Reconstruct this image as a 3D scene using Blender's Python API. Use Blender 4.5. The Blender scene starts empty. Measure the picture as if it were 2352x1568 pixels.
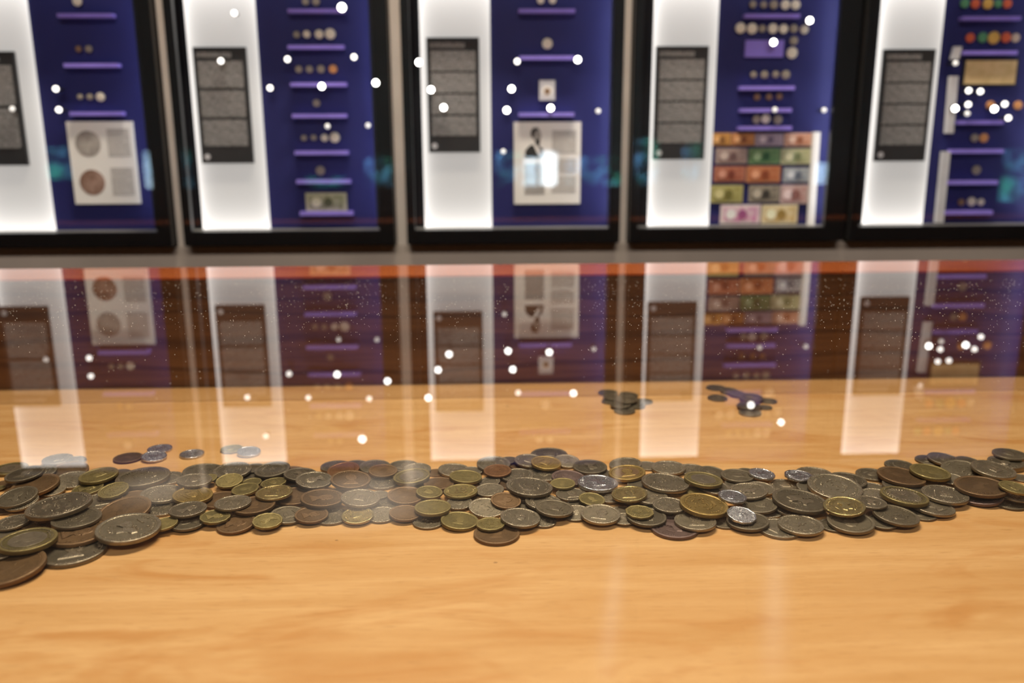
import bpy, bmesh, math, random
import numpy as np
from mathutils import Vector, Matrix, Quaternion

# ------------------------------------------------------------------ camera
scene = bpy.context.scene
COL = scene.collection
F, CX, CY = 2000.0, 1176.0, 784.0
TH, PS, RO, H = math.radians(13.55), math.radians(1.77), 0.0045, 0.158
FWD = Vector((math.sin(PS)*math.cos(TH), math.cos(PS)*math.cos(TH), -math.sin(TH)))
R0 = Vector((math.cos(PS), -math.sin(PS), 0)); U0 = R0.cross(FWD)
RIGHT = math.cos(RO)*R0 - math.sin(RO)*U0
UP = math.cos(RO)*U0 + math.sin(RO)*R0
CAM = Vector((0, 0, H))
cd = bpy.data.cameras.new('camera'); cam = bpy.data.objects.new('camera', cd); COL.objects.link(cam)
cam.matrix_world = Matrix(((RIGHT.x, UP.x, -FWD.x, 0), (RIGHT.y, UP.y, -FWD.y, 0), (RIGHT.z, UP.z, -FWD.z, H), (0, 0, 0, 1)))
cd.sensor_width = 36; cd.lens = F/2352*36
cd.clip_start = 0.02; cd.clip_end = 60
cd.dof.use_dof = True; cd.dof.focus_distance = 0.70; cd.dof.aperture_fstop = 3.6
scene.camera = cam

# ------------------------------------------------------------------ world, large lights, exposure
w = bpy.data.worlds.new('world'); scene.world = w; w.use_nodes = True
w.node_tree.nodes['Background'].inputs[0].default_value = (0.05, 0.045, 0.04, 1)
w.node_tree.nodes['Background'].inputs[1].default_value = 0.3
scene.view_settings.view_transform = 'Standard'
scene.view_settings.look = 'None'
scene.view_settings.gamma = 1.0
scene.view_settings.use_curve_mapping = False
scene.view_settings.exposure = 0.0
scene.cycles.max_bounces = 6
scene.cycles.diffuse_bounces = 2
scene.cycles.glossy_bounces = 4
scene.cycles.transparent_max_bounces = 12
scene.cycles.sample_clamp_indirect = 6.0

def area(name, loc, size, size_y, power, color, rot=(0, 0, 0)):
    l = bpy.data.lights.new(name, 'AREA'); l.shape = 'RECTANGLE'; l.size = size; l.size_y = size_y
    l.energy = power; l.color = color
    o = bpy.data.objects.new(name, l); o.location = loc; o.rotation_euler = rot; COL.objects.link(o)
    return o
LAMP_Z = 1.62
area('ceiling_light_over_table', (0.05, 1.06, LAMP_Z-0.012), 0.95, 0.12, 44, (1.0, 0.89, 0.72))
area('ceiling_light_room', (0.0, -1.6, 2.15), 2.5, 0.5, 62, (1.0, 0.90, 0.80))  # unseen fill behind the viewer, added to brighten upright surfaces

# planes of the place (metres; table glass is z = 0)
ZG, ZF = 0.0, -0.1365      # glass top, case bottom
YB, YR = 1.007, 1.086               # inner face of the case's rear panel, rear edge of its rim
YP, YF = 1.400, 1.360               # panels inside the wall cases, front of their frames
YG = YF - 0.004                     # their glass
YW = 1.383                          # wall strips between the cases
YO = -4.0                           # the wall behind the viewer
ZFLOOR, ZCEIL = -0.80, 2.2

def ray(x, y):
    return FWD + RIGHT*((x-CX)/F) + UP*((CY-y)/F)
def onY(x, y, Y):
    d = ray(x, y); return CAM + d*(Y/d.y)
def onZ(x, y, Z):
    d = ray(x, y); return CAM + d*((Z-H)/d.z)
def behind(x, y, Yw):
    """where something on the plane Y=Yw behind the viewer stands when the wall glass mirrors it at pixel x, y"""
    p = onY(x, y, 2*YG - Yw); return Vector((p.x, Yw, p.z))

# ------------------------------------------------------------------ materials
class NT:
    def __init__(s, name):
        s.m = bpy.data.materials.new(name); s.m.use_nodes = True
        s.t = s.m.node_tree; s.n = s.t.nodes; s.n.clear()
        s.out = s.n.new('ShaderNodeOutputMaterial')
    def add(s, typ, **kw):
        x = s.n.new('ShaderNode'+typ)
        for k, v in kw.items():
            if k in x.inputs.keys() if isinstance(k, str) else False: s.set(x, k, v)
            else: setattr(x, k, v)
        return x
    def set(s, node, key, v):
        i = node.inputs[key]
        if hasattr(v, 'is_linked') or isinstance(v, bpy.types.NodeSocket): s.t.links.new(v, i)
        else: i.default_value = v if not (isinstance(v, tuple) and len(v) == 3 and i.type == 'RGBA') else (*v, 1)
    def link(s, a, b): s.t.links.new(a, b)
    def math(s, op, a, b=None, clamp=False):
        x = s.n.new('ShaderNodeMath'); x.operation = op; x.use_clamp = clamp
        s.set(x, 0, a)
        if b is not None: s.set(x, 1, b)
        return x.outputs[0]
    def mix(s, f, a, b, blend='MIX'):
        x = s.n.new('ShaderNodeMix'); x.data_type = 'RGBA'; x.blend_type = blend
        s.set(x, 0, f)
        for k, v in ((6, a), (7, b)):
            if isinstance(v, bpy.types.NodeSocket): s.t.links.new(v, x.inputs[k])
            else: x.inputs[k].default_value = (*v, 1)
        return x.outputs[2]
    def ramp(s, f, p0, p1, c0=(0, 0, 0), c1=(1, 1, 1)):
        x = s.n.new('ShaderNodeValToRGB'); s.link(f, x.inputs[0])
        x.color_ramp.elements[0].position = p0; x.color_ramp.elements[1].position = p1
        x.color_ramp.elements[0].color = (*c0, 1); x.color_ramp.elements[1].color = (*c1, 1)
        return x.outputs[0]
    def coord(s, scale=(1, 1, 1), loc=(0, 0, 0), rot=(0, 0, 0), kind='Object'):
        c = s.n.new('ShaderNodeTexCoord'); mp = s.n.new('ShaderNodeMapping')
        mp.inputs['Scale'].default_value = scale; mp.inputs['Location'].default_value = loc; mp.inputs['Rotation'].default_value = rot
        s.link(c.outputs[kind], mp.inputs[0]); return mp.outputs[0]
    def noise(s, vec, scale, detail=3, rough=.5, dist=0):
        x = s.n.new('ShaderNodeTexNoise'); s.link(vec, x.inputs['Vector'])
        x.inputs['Scale'].default_value = scale; x.inputs['Detail'].default_value = detail
        x.inputs['Roughness'].default_value = rough; x.inputs['Distortion'].default_value = dist
        return x.outputs[0]
    def principled(s, **kw):
        p = s.n.new('ShaderNodeBsdfPrincipled')
        for k, v in kw.items(): s.set(p, {'color': 'Base Color', 'rough': 'Roughness', 'metal': 'Metallic', 'normal': 'Normal', 'spec': 'Specular IOR Level', 'ec': 'Emission Color', 'es': 'Emission Strength'}[k], v)
        s.link(p.outputs[0], s.out.inputs[0]); return p
    def bump(s, h, strength, dist):
        b = s.n.new('ShaderNodeBump'); s.link(h, b.inputs['Height'])
        b.inputs['Strength'].default_value = strength; b.inputs['Distance'].default_value = dist
        return b.outputs[0]

def flat(name, color, rough=.5, metal=0.0, spec=.4, var=.12, nscale=20):
    k = NT(name); n = k.noise(k.coord(), nscale, 4)
    c = k.mix(k.ramp(n, .3, .7), tuple(x*(1-var) for x in color), tuple(min(1, x*(1+var)) for x in color))
    k.principled(color=c, rough=rough, metal=metal, spec=spec); return k.m

def emit(name, color, strength):
    k = NT(name); k.principled(color=(.8, .8, .8), rough=.4, ec=color, es=strength); return k.m

def wood(name, light, dark, streak, along=(3.0, 30.0, 30.0), fine=(14.0, 420.0, 420.0), rough=.42, specks=True, patches=True):
    k = NT(name)
    a = k.noise(k.coord(along), 1.6, 5, .55, .6)
    col = k.mix(k.ramp(a, .32, .70), light, dark)
    if patches:
        b = k.noise(k.coord((5, 16, 16), (3, 1, 0)), 1.3, 3, .6, 1.2)
        col = k.mix(k.math('MULTIPLY', k.ramp(b, .52, .68), .75), col, streak)
    f = k.noise(k.coord(fine), 1.0, 3, .6)
    col = k.mix(k.math('MULTIPLY', k.ramp(f, .48, .70), .55), col, dark)
    f2 = k.noise(k.coord((60, 900, 900), (7, 3, 1)), 1.0, 2, .5)
    col = k.mix(k.math('MULTIPLY', k.ramp(f2, .60, .74), .55), col, tuple(x*.7 for x in streak))
    if specks:
        v = k.n.new('ShaderNodeTexVoronoi'); k.link(k.coord((16, 26, 26)), v.inputs['Vector']); v.inputs['Scale'].default_value = 1.0
        sp = k.math('LESS_THAN', v.outputs['Distance'], .028)
        col = k.mix(k.math('MULTIPLY', sp, .6), col, (.12, .05, .02))
    k.principled(color=col, rough=rough, spec=.3, normal=k.bump(f, .08, .0006)); return k.m

M = {}
M['floorwood'] = wood('pale_plywood', (.76, .45, .185), (.62, .325, .108), (.56, .25, .065))
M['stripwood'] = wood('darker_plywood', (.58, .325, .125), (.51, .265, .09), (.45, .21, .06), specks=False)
M['rimwood'] = wood('red_orange_wood', (.86, .22, .045), (.74, .165, .032), (.62, .125, .024), specks=False, rough=.35)
def walnut():
    k = NT('dark_walnut_veneer')
    wv = k.n.new('ShaderNodeTexWave'); wv.wave_type = 'BANDS'; wv.bands_direction = 'Z'
    k.link(k.coord((1.2, 1, 9)), wv.inputs['Vector']); wv.inputs['Scale'].default_value = 1.4
    wv.inputs['Distortion'].default_value = 11; wv.inputs['Detail'].default_value = 3; wv.inputs['Detail Scale'].default_value = .9
    n = k.noise(k.coord((4, 1, 110)), 1.5, 4, .6)
    c = k.mix(k.ramp(n, .3, .7), (.25, .115, .040), (.15, .065, .023))
    c = k.mix(k.math('MULTIPLY', k.ramp(wv.outputs[1], .0, .25, (1, 1, 1), (0, 0, 0)), .5), c, (.06, .02, .008))
    k.principled(color=c, rough=.45, spec=.3); return k.m
M['walnut'] = walnut()
M['black'] = flat('black_lacquer', (.006, .006, .007), .35, spec=.3)
M['interior'] = flat('black_interior', (.010, .010, .014), .6, spec=.2)
M['ledge'] = flat('grey_ledge', (.16, .155, .15), .5)
M['plaster'] = flat('taupe_wall_paint', (.74, .64, .555), .8, spec=.1, nscale=6)
M['trim'] = flat('pale_taupe_strip', (.90, .80, .71), .7, spec=.15, nscale=8)
M['darkwall'] = flat('dark_room_paint', (.045, .04, .037), .9, spec=.05, nscale=3)
M['roomfloor'] = flat('dark_stone_floor', (.05, .045, .04), .5, nscale=5)
M['purple'] = flat('violet_backboard', (.021, .023, .128), .55, spec=.25, nscale=9, var=.08)
M['shelf'] = flat('violet_acrylic', (.30, .23, .80), .25, spec=.5)
M['paper'] = flat('white_card', (.90, .875, .84), .7, spec=.15, nscale=14, var=.03)
M['plate'] = flat('charcoal_text_board', (.035, .035, .038), .5, spec=.2)
M['ink'] = flat('black_photo_ink', (.03, .03, .03), .6)
M['greyink'] = flat('grey_photo_ink', (.38, .36, .34), .6)
M['acrylic'] = flat('milky_acrylic', (.62, .62, .66), .4)
M['steel'] = flat('lamp_housing_black', (.02, .02, .02), .4)
def textlines(name, ink, paper, pitch):
    k = NT(name)
    wv = k.n.new('ShaderNodeTexWave'); wv.wave_type = 'BANDS'; wv.bands_direction = 'Z'
    k.link(k.coord((1, 1, 1)), wv.inputs['Vector']); wv.inputs['Scale'].default_value = pitch
    n = k.noise(k.coord((700, 1, 200)), 1.0, 2)
    f = k.math('MULTIPLY', k.ramp(wv.outputs[1], .35, .6), k.ramp(n, .36, .5))
    k.principled(color=k.mix(f, paper, ink), rough=.6, spec=.15); return k.m
M['whitetext'] = textlines('pale_text_lines', (.52, .51, .51), (.03, .03, .033), 150)
M['darktext'] = textlines('grey_text_lines', (.30, .28, .27), (.74, .71, .67), 90)
def lightbox():
    # an edge-lit light panel: the diffuser glows most beside its lamps along the edges
    k = NT('edge_lit_diffuser')
    c = k.n.new('ShaderNodeTexCoord'); sp = k.n.new('ShaderNodeSeparateXYZ'); k.link(c.outputs['Generated'], sp.inputs[0])
    x, z = sp.outputs[0], sp.outputs[2]
    def fall(v, amt, width):
        return k.math('MULTIPLY', k.math('POWER', 2.718, k.math('MULTIPLY', v, -1.0/width)), amt)
    s = k.math('ADD', fall(x, .8, .08), fall(k.math('SUBTRACT', 1.0, x), .32, .08))
    s = k.math('ADD', s, k.math('ADD', fall(z, .9, .06), fall(k.math('SUBTRACT', 1.0, z), 1.3, .08)))
    s = k.math('ADD', s, .41)
    k.principled(color=(.25, .25, .25), rough=.5, spec=.2, ec=(1.0, .955, .905), es=s); return k.m
M['lightbox'] = lightbox()
M['led'] = emit('led_strip', (.97, .96, 1.0), 4.0)
M['led_side'] = emit('led_side_strip', (.90, .93, 1.0), 15.0)
M['bulb'] = emit('spot_bulb', (1.0, .96, .90), 3.2)
M['bulb_dim'] = emit('spot_bulb_dimmed', (1.0, .96, .90), .75)
M['bulb_big'] = emit('spot_bulb_strong', (1.0, .97, .92), 9.0)
for _k in ('bulb', 'bulb_dim', 'bulb_big'): M[_k].cycles.emission_sampling = 'NONE'
M['lamp_panel'] = emit('ceiling_diffuser', (1.0, .85, .66), 2.0)

def sheet_glass(name, ior, gain, tint=(1, 1, 1)):
    """a flat pane: the front face mirrors by Fresnel (both surfaces of the pane together), the rest passes straight through"""
    k = NT(name)
    fr = k.n.new('ShaderNodeFresnel'); fr.inputs[0].default_value = ior
    geo = k.n.new('ShaderNodeNewGeometry')
    r = fr.outputs[0]
    both = k.math('DIVIDE', k.math('MULTIPLY', r, 2.0), k.math('ADD', r, 1.0))
    f = k.math('MULTIPLY', k.math('MULTIPLY', both, gain), k.math('SUBTRACT', 1.0, geo.outputs['Backfacing']), clamp=True)
    tr = k.n.new('ShaderNodeBsdfTransparent'); tr.inputs[0].default_value = (*tint, 1)
    gl = k.n.new('ShaderNodeBsdfGlossy'); gl.inputs['Roughness'].default_value = 0.0
    mx = k.n.new('ShaderNodeMixShader'); k.link(f, mx.inputs[0]); k.link(tr.outputs[0], mx.inputs[1]); k.link(gl.outputs[0], mx.inputs[2])
    last = mx.outputs[0]
    k.link(last, k.out.inputs[0]); return k.m
SMEARS_GLARE = []  # thin wipe streaks, then broad pale patches painting the glare over the coins
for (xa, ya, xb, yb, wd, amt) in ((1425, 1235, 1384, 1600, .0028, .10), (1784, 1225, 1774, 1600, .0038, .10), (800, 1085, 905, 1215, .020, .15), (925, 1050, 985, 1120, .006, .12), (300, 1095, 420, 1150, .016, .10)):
    a, b = onZ(xa, ya, 0), onZ(xb, yb, 0); SMEARS_GLARE.append((a.x, a.y, b.x, b.y, wd, amt))
M['tableglass'] = sheet_glass('table_glass', 1.5, 1.12)
M['caseglass'] = sheet_glass('wall_case_glass', 1.5, .5)

k = NT('clear_glass_body'); tr = k.n.new('ShaderNodeBsdfTransparent'); k.link(tr.outputs[0], k.out.inputs[0]); M['clear'] = k.m
def pane_faces(o, axis, sign):
    """the outer face of a pane mirrors; its other faces are plain clear glass"""
    o.data.materials.append(M['clear'])
    for p in o.data.polygons: p.material_index = 0 if p.normal[axis]*sign > .9 else 1
def smudge_glare_mat(name, amt):
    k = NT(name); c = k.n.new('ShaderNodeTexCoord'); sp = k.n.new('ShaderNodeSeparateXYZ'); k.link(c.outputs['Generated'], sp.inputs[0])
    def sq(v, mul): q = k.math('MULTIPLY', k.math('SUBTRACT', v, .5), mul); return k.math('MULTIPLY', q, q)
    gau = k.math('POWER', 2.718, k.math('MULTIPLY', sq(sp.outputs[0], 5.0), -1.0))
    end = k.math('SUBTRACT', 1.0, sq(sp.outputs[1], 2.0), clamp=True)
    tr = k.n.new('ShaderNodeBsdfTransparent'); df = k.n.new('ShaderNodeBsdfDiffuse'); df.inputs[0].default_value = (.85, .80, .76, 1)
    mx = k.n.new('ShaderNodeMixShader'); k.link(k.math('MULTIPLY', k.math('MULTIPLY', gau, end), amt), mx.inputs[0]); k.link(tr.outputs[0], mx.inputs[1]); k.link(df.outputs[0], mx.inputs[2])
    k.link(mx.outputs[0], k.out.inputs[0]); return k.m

def coinmat(name, color, dirt, rough, metal):
    k = NT(name)
    oi = k.n.new('ShaderNodeObjectInfo')
    c = k.n.new('ShaderNodeTexCoord'); vm = k.n.new('ShaderNodeVectorMath'); vm.operation = 'ADD'
    sc = k.n.new('ShaderNodeVectorMath'); sc.operation = 'SCALE'; sc.inputs[0].default_value = (37, 53, 11); k.link(oi.outputs['Random'], sc.inputs['Scale'])
    k.link(c.outputs['Object'], vm.inputs[0]); k.link(sc.outputs[0], vm.inputs[1])
    n1 = k.noise(vm.outputs[0], 1.6, 4, .6); n2 = k.noise(vm.outputs[0], 9, 4, .65); n3 = k.noise(vm.outputs[0], 30, 3, .6)
    col = k.mix(k.ramp(n1, .3, .75), color, dirt)
    col = k.mix(k.math('MULTIPLY', k.ramp(n2, .5, .72), .55), col, tuple(x*.45 for x in dirt))
    val = k.math('ADD', k.math('MULTIPLY', oi.outputs['Random'], .5), .76)
    hs = k.n.new('ShaderNodeHueSaturation'); k.link(col, hs.inputs['Color']); k.link(val, hs.inputs['Value'])
    sx = k.n.new('ShaderNodeSeparateXYZ'); k.link(c.outputs['Object'], sx.inputs[0])
    rad = k.math('SQRT', k.math('ADD', k.math('MULTIPLY', sx.outputs[0], sx.outputs[0]), k.math('MULTIPLY', sx.outputs[1], sx.outputs[1])))
    up = k.ramp(sx.outputs[2], .86, .93)
    wear_glint = k.math('MULTIPLY', k.math('MAXIMUM', k.math('MULTIPLY', k.ramp(rad, .90, .95), up), up), k.ramp(n2, .30, .55))
    hi = k.mix(k.math('MULTIPLY', wear_glint, .6), hs.outputs[0], tuple(min(1, x*1.9+.03) for x in color))  # rim and raised relief: polish wear with a painted highlight mixed in
    rg = k.math('SUBTRACT', k.math('ADD', k.math('MULTIPLY', n2, .3), rough-.15), k.math('MULTIPLY', wear_glint, .14))
    k.principled(color=hi, rough=rg, metal=metal, spec=.5, normal=k.bump(k.math('ADD', n2, n3), .35, .0005)); return k.m
CM = dict(
    G=coinmat('worn_nickel', (.33, .272, .182), (.20, .163, .104), .38, .8),
    D=coinmat('tarnished_metal', (.205, .165, .104), (.125, .099, .060), .42, .7),
    B=coinmat('brown_copper', (.185, .105, .043), (.115, .064, .025), .48, .55),
    R=coinmat('reddish_copper', (.24, .112, .042), (.15, .066, .024), .42, .65),
    Y=coinmat('dull_brass', (.29, .225, .082), (.18, .14, .052), .45, .7),
    O=coinmat('orange_brass', (.36, .24, .07), (.23, .15, .042), .42, .7),
    K=coinmat('bright_brass', (.56, .42, .18), (.36, .265, .10), .30, .9),
    S=coinmat('bright_silver', (.70, .68, .67), (.48, .46, .45), .26, .95),
    P=coinmat('purplish_bronze', (.20, .13, .105), (.13, .08, .062), .45, .65))
CM['M'] = CM['Y']; CM['N'] = CM['O']

# ------------------------------------------------------------------ mesh helpers
def mesh(name, verts, faces, smooth=False):
    me = bpy.data.meshes.new(name); me.from_pydata([tuple(v) for v in verts], [], faces); me.update()
    bm = bmesh.new(); bm.from_mesh(me); bmesh.ops.recalc_face_normals(bm, faces=bm.faces); bm.to_mesh(me); bm.free()
    if smooth: me.polygons.foreach_set('use_smooth', [True]*len(me.polygons))
    return me
def put(name, me, mat, parent=None, loc=None):
    o = bpy.data.objects.new(name, me); COL.objects.link(o)
    if mat is not None and not me.materials: me.materials.append(mat)
    if parent is not None: o.parent = parent
    if loc is not None: o.location = loc
    return o
def tag(o, label=None, cat=None, group=None, kind=None):
    if label: o['label'] = label
    if cat: o['category'] = cat
    if group: o['group'] = group
    if kind: o['kind'] = kind
    return o
def empty(name, loc=(0, 0, 0)):
    o = bpy.data.objects.new(name, None); o.location = loc; o.empty_display_size = .02; COL.objects.link(o); return o
BOXF = [(0, 3, 2, 1), (4, 5, 6, 7), (0, 1, 5, 4), (1, 2, 6, 5), (2, 3, 7, 6), (3, 0, 4, 7)]
def box(name, x0, x1, y0, y1, z0, z1, mat, parent=None, bevel=0.0):
    c = Vector(((x0+x1)/2, (y0+y1)/2, (z0+z1)/2))
    off = parent.location if parent is not None else Vector((0, 0, 0))
    a, b, d = (x1-x0)/2, (y1-y0)/2, (z1-z0)/2
    me = mesh(name, [(-a, -b, -d), (a, -b, -d), (a, b, -d), (-a, b, -d), (-a, -b, d), (a, -b, d), (a, b, d), (-a, b, d)], BOXF)
    if bevel:
        bm = bmesh.new(); bm.from_mesh(me); bmesh.ops.bevel(bm, geom=bm.edges[:], offset=bevel, segments=2, affect='EDGES', profile=.6); bm.to_mesh(me); bm.free()
    return put(name, me, mat, parent, c-off)
def slab(name, quad, y0, y1, mat, parent=None, origin=None):
    """a thin upright plate from four (x, z) corners, front at y0"""
    c = origin if origin is not None else Vector((sum(q[0] for q in quad)/len(quad), (y0+y1)/2, sum(q[1] for q in quad)/len(quad)))
    n = len(quad)
    v = [(q[0]-c.x, y0-c.y, q[1]-c.z) for q in quad]+[(q[0]-c.x, y1-c.y, q[1]-c.z) for q in quad]
    f = [tuple(range(n)), tuple(range(2*n-1, n-1, -1))]+[(i, (i+1) % n, n+(i+1) % n, n+i) for i in range(n)]
    me = mesh(name, v, f); off = parent.location if parent is not None else Vector((0, 0, 0))
    return put(name, me, mat, parent, c-off)
def pxquad(x0, y0, x1, y1, Y):
    """upright rectangle on the plane Y whose outline is seen at these pixels"""
    a, b = onY(x0, (y0+y1)/2, Y), onY(x1, (y0+y1)/2, Y); c, d = onY((x0+x1)/2, y0, Y), onY((x0+x1)/2, y1, Y)
    return a.x, b.x, d.z, c.z
def lathe_y(name, prof, mat, parent, loc, seg=24):
    """turned piece with its axis along Y: prof = [(radius, y)]"""
    v, f = [], []
    for r, y in prof:
        for i in range(seg):
            t = 2*math.pi*i/seg; v.append((r*math.cos(t), y, r*math.sin(t)))
    for j in range(len(prof)-1):
        for i in range(seg): f.append((j*seg+i, j*seg+(i+1) % seg, (j+1)*seg+(i+1) % seg, (j+1)*seg+i))
    f.append(tuple(range(seg))); f.append(tuple((len(prof)-1)*seg+i for i in range(seg)))
    me = mesh(name, v, f); off = parent.location if parent is not None else Vector((0, 0, 0))
    return put(name, me, mat, parent, Vector(loc)-off)

# ------------------------------------------------------------------ room shell
XL, XR = -4.4, 4.4
def struct(o): o['kind'] = 'structure'; return o
struct(box('floor', XL, XR, YO-.1, 1.6, ZFLOOR-.05, ZFLOOR, M['roomfloor']))
struct(box('ceiling', XL, XR, YO-.1, 1.6, ZCEIL, ZCEIL+.05, M['darkwall']))
struct(box('wall_left', XL-.05, XL, YO-.1, 1.6, ZFLOOR, ZCEIL, M['darkwall']))
struct(box('wall_right', XR, XR+.05, YO-.1, 1.6, ZFLOOR, ZCEIL, M['darkwall']))
struct(box('wall_opposite', XL, XR, YO-.12, YO-.03, ZFLOOR, ZCEIL, M['darkwall']))
CAB = [(-118, 394), (422, 907), (935, 1423), (1445, 1937), (1951, 2446)]
ZC0 = onY(1000, 561, YF).z; ZPB = onY(1000, 521, YP).z; ZPT = 0.385; ZC1 = 0.425
struct(box('wall_back', XL, XR, YW, 1.6, ZFLOOR, ZC0-.004, M['plaster']))
cabx = [(onY(a, 545, YF).x, onY(b, 545, YF).x) for a, b in CAB]
xr_all = cabx[-1][1]
struct(box('wall_above', XL, XR, YW, 1.6, ZC1+.004, ZCEIL, M['darkwall']))
ends = [(XL, cabx[0][0]-.004)]+[(cabx[i][1]+.001, cabx[i+1][0]-.001) for i in range(4)]+[(cabx[4][1]+.004, XR)]
for i, (a, b) in enumerate(ends):
    struct(box('trim_%d' % (i+1), a, b, YW, 1.6, ZC0-.004, ZC1+.004, M['trim']))

# windows low in the opposite wall: the garden outside shows through them
def garden(name, strength, cA, cB, thr):
    k = NT(name); n = k.noise(k.coord((1, 1, 1)), 9, 4, .65); n2 = k.noise(k.coord((1, 1, 1), (4, 0, 2)), 4, 2)
    c = k.mix(k.ramp(n2, .4, .6), cA, cB)
    c = k.mix(k.ramp(n, thr, thr+.14), (.004, .006, .006), c)
    k.principled(color=(.02, .02, .02), rough=.2, ec=c, es=strength); k.m.cycles.emission_sampling = 'NONE'; return k.m
M['garden'] = garden('garden_through_glass', 13.0, (.16, .46, .85), (.05, .42, .30), .46)
M['gardengreen'] = garden('foliage_through_glass', 12.0, (.03, .34, .20), (.05, .25, .42), .44)
M['sky'] = garden('sky_through_glass', 20.0, (.50, .78, 1.0), (.62, .86, 1.0), .30)
M['skybright'] = garden('bright_sky_through_glass', 40.0, (.75, .90, 1.0), (.8, .93, 1.0), .22)
WIN = [(96, 340, 166, 410, 'garden'), (326, 350, 352, 470, 'sky'), (418, 345, 452, 545, 'garden'), (488, 470, 610, 562, 'gardengreen'), (700, 408, 805, 505, 'gardengreen'),
       (838, 365, 905, 500, 'garden'), (1140, 350, 1198, 505, 'garden'), (1203, 362, 1238, 455, 'sky'), (1240, 350, 1278, 446, 'skybright'), (1300, 362, 1422, 505, 'garden'),
       (1462, 320, 1506, 552, 'garden'), (1570, 330, 1600, 520, 'garden'), (1876, 375, 1896, 452, 'sky'), (2310, 345, 2350, 470, 'garden')]
for i, (x0, y0, x1, y1, mk) in enumerate(WIN):
    a, b = behind(x0, y0, YO), behind(x1, y1, YO)
    c = Vector(((a.x+b.x)/2, YO, (a.z+b.z)/2)); e = struct(empty('window_%d' % (i+1), c))
    fx = .018
    box('pane', a.x, b.x, YO-.035, YO-.026, b.z, a.z, M[mk], e)
    for q in ((a.x-fx, a.x, b.z-fx, a.z+fx), (b.x, b.x+fx, b.z-fx, a.z+fx), (a.x, b.x, a.z, a.z+fx), (a.x, b.x, b.z-fx, b.z)):
        box('frame', q[0], q[1], YO-.035, YO-.005, q[2], q[3], M['steel'], e)

# ------------------------------------------------------------------ table case
TX0, TX1, TY0 = -1.02, 1.12, 0.12
tc = empty('display_table', (0.05, .6, ZFLOOR))
tag(tc, 'long wooden display table with a recessed pale plywood tray under glass', 'table')
box('tray_floor', TX0, TX1, TY0, .950, ZF-.018, ZF, M['floorwood'], tc)
box('tray_rear_board', TX0, TX1, .9503, YB, ZF-.018, ZF+.0004, M['stripwood'], tc)  # rear band of the tray floor in a darker plywood tone
box('rear_panel', TX0, TX1, YB, YB+.018, ZF-.018, -.0075, M['walnut'], tc)
box('rear_rim', TX0-.06, TX1+.06, YB, YR, -.0072, -.0042, M['rimwood'], tc, .0006)
box('side_panel', TX0-.018, TX0, TY0, YB, ZF-.018, -.0075, M['walnut'], tc)
box('side_panel', TX1, TX1+.018, TY0, YB, ZF-.018, -.0075, M['walnut'], tc)
box('side_rim', TX0-.06, TX0, TY0-.06, YB-.0005, -.0072, -.0042, M['rimwood'], tc, .0006)
box('side_rim', TX1, TX1+.06, TY0-.06, YB-.0005, -.0072, -.0042, M['rimwood'], tc, .0006)
box('front_panel', TX0, TX1, TY0-.018, TY0, ZF-.018, -.0075, M['walnut'], tc)
box('front_rim', TX0, TX1, TY0-.06, TY0, -.0072, -.0042, M['rimwood'], tc, .0006)
box('base', TX0-.02, TX1+.02, TY0-.02, YB+.03, ZFLOOR, ZF-.0185, M['walnut'], tc)
g = box('glass_top', TX0-.06, TX1+.06, TY0-.06, 1.058, -.004, 0, M['tableglass'])
pane_faces(g, 2, 1)
for (xa, ya, xb, yb, wd, amt) in SMEARS_GLARE:
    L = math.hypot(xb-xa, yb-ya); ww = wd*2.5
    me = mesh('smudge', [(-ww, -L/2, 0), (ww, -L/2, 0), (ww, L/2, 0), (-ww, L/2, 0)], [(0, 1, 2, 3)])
    s = put('smudge', me, smudge_glare_mat('wipe_smudge', amt), g, Vector(((xa+xb)/2, (ya+yb)/2, .00012))-g.location)
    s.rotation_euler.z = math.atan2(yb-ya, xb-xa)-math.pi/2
tag(g, 'clear glass sheet lying over the coin table, full of reflections', 'glass')

dr = random.Random(5); dv, df_ = [], []
for i in range(2600):
    px, py = dr.uniform(0, 2352), 640+abs(dr.gauss(0, 1))*95
    if dr.random() < .12: py = dr.uniform(640, 1560)
    p = onZ(px, py, 0); r = dr.uniform(.00014, .00040)*(.6+.55*p.y); n = len(dv); a0 = dr.uniform(0, 6)
    q = [(p.x+r*math.cos(a0+k*2.09), p.y+r*math.sin(a0+k*2.09), .00002) for k in range(3)]+[(p.x, p.y, r*1.1)]
    dv += q; df_ += [(n, n+2, n+1), (n, n+1, n+3), (n+1, n+2, n+3), (n+2, n, n+3)]
M['dust'] = flat('pale_dust', (.85, .80, .72), .8, spec=.1)
tag(put('dust', mesh('dust', dv, df_), M['dust']), 'pale dust specks scattered over the glass sheet', 'dust', kind='stuff')

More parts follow.
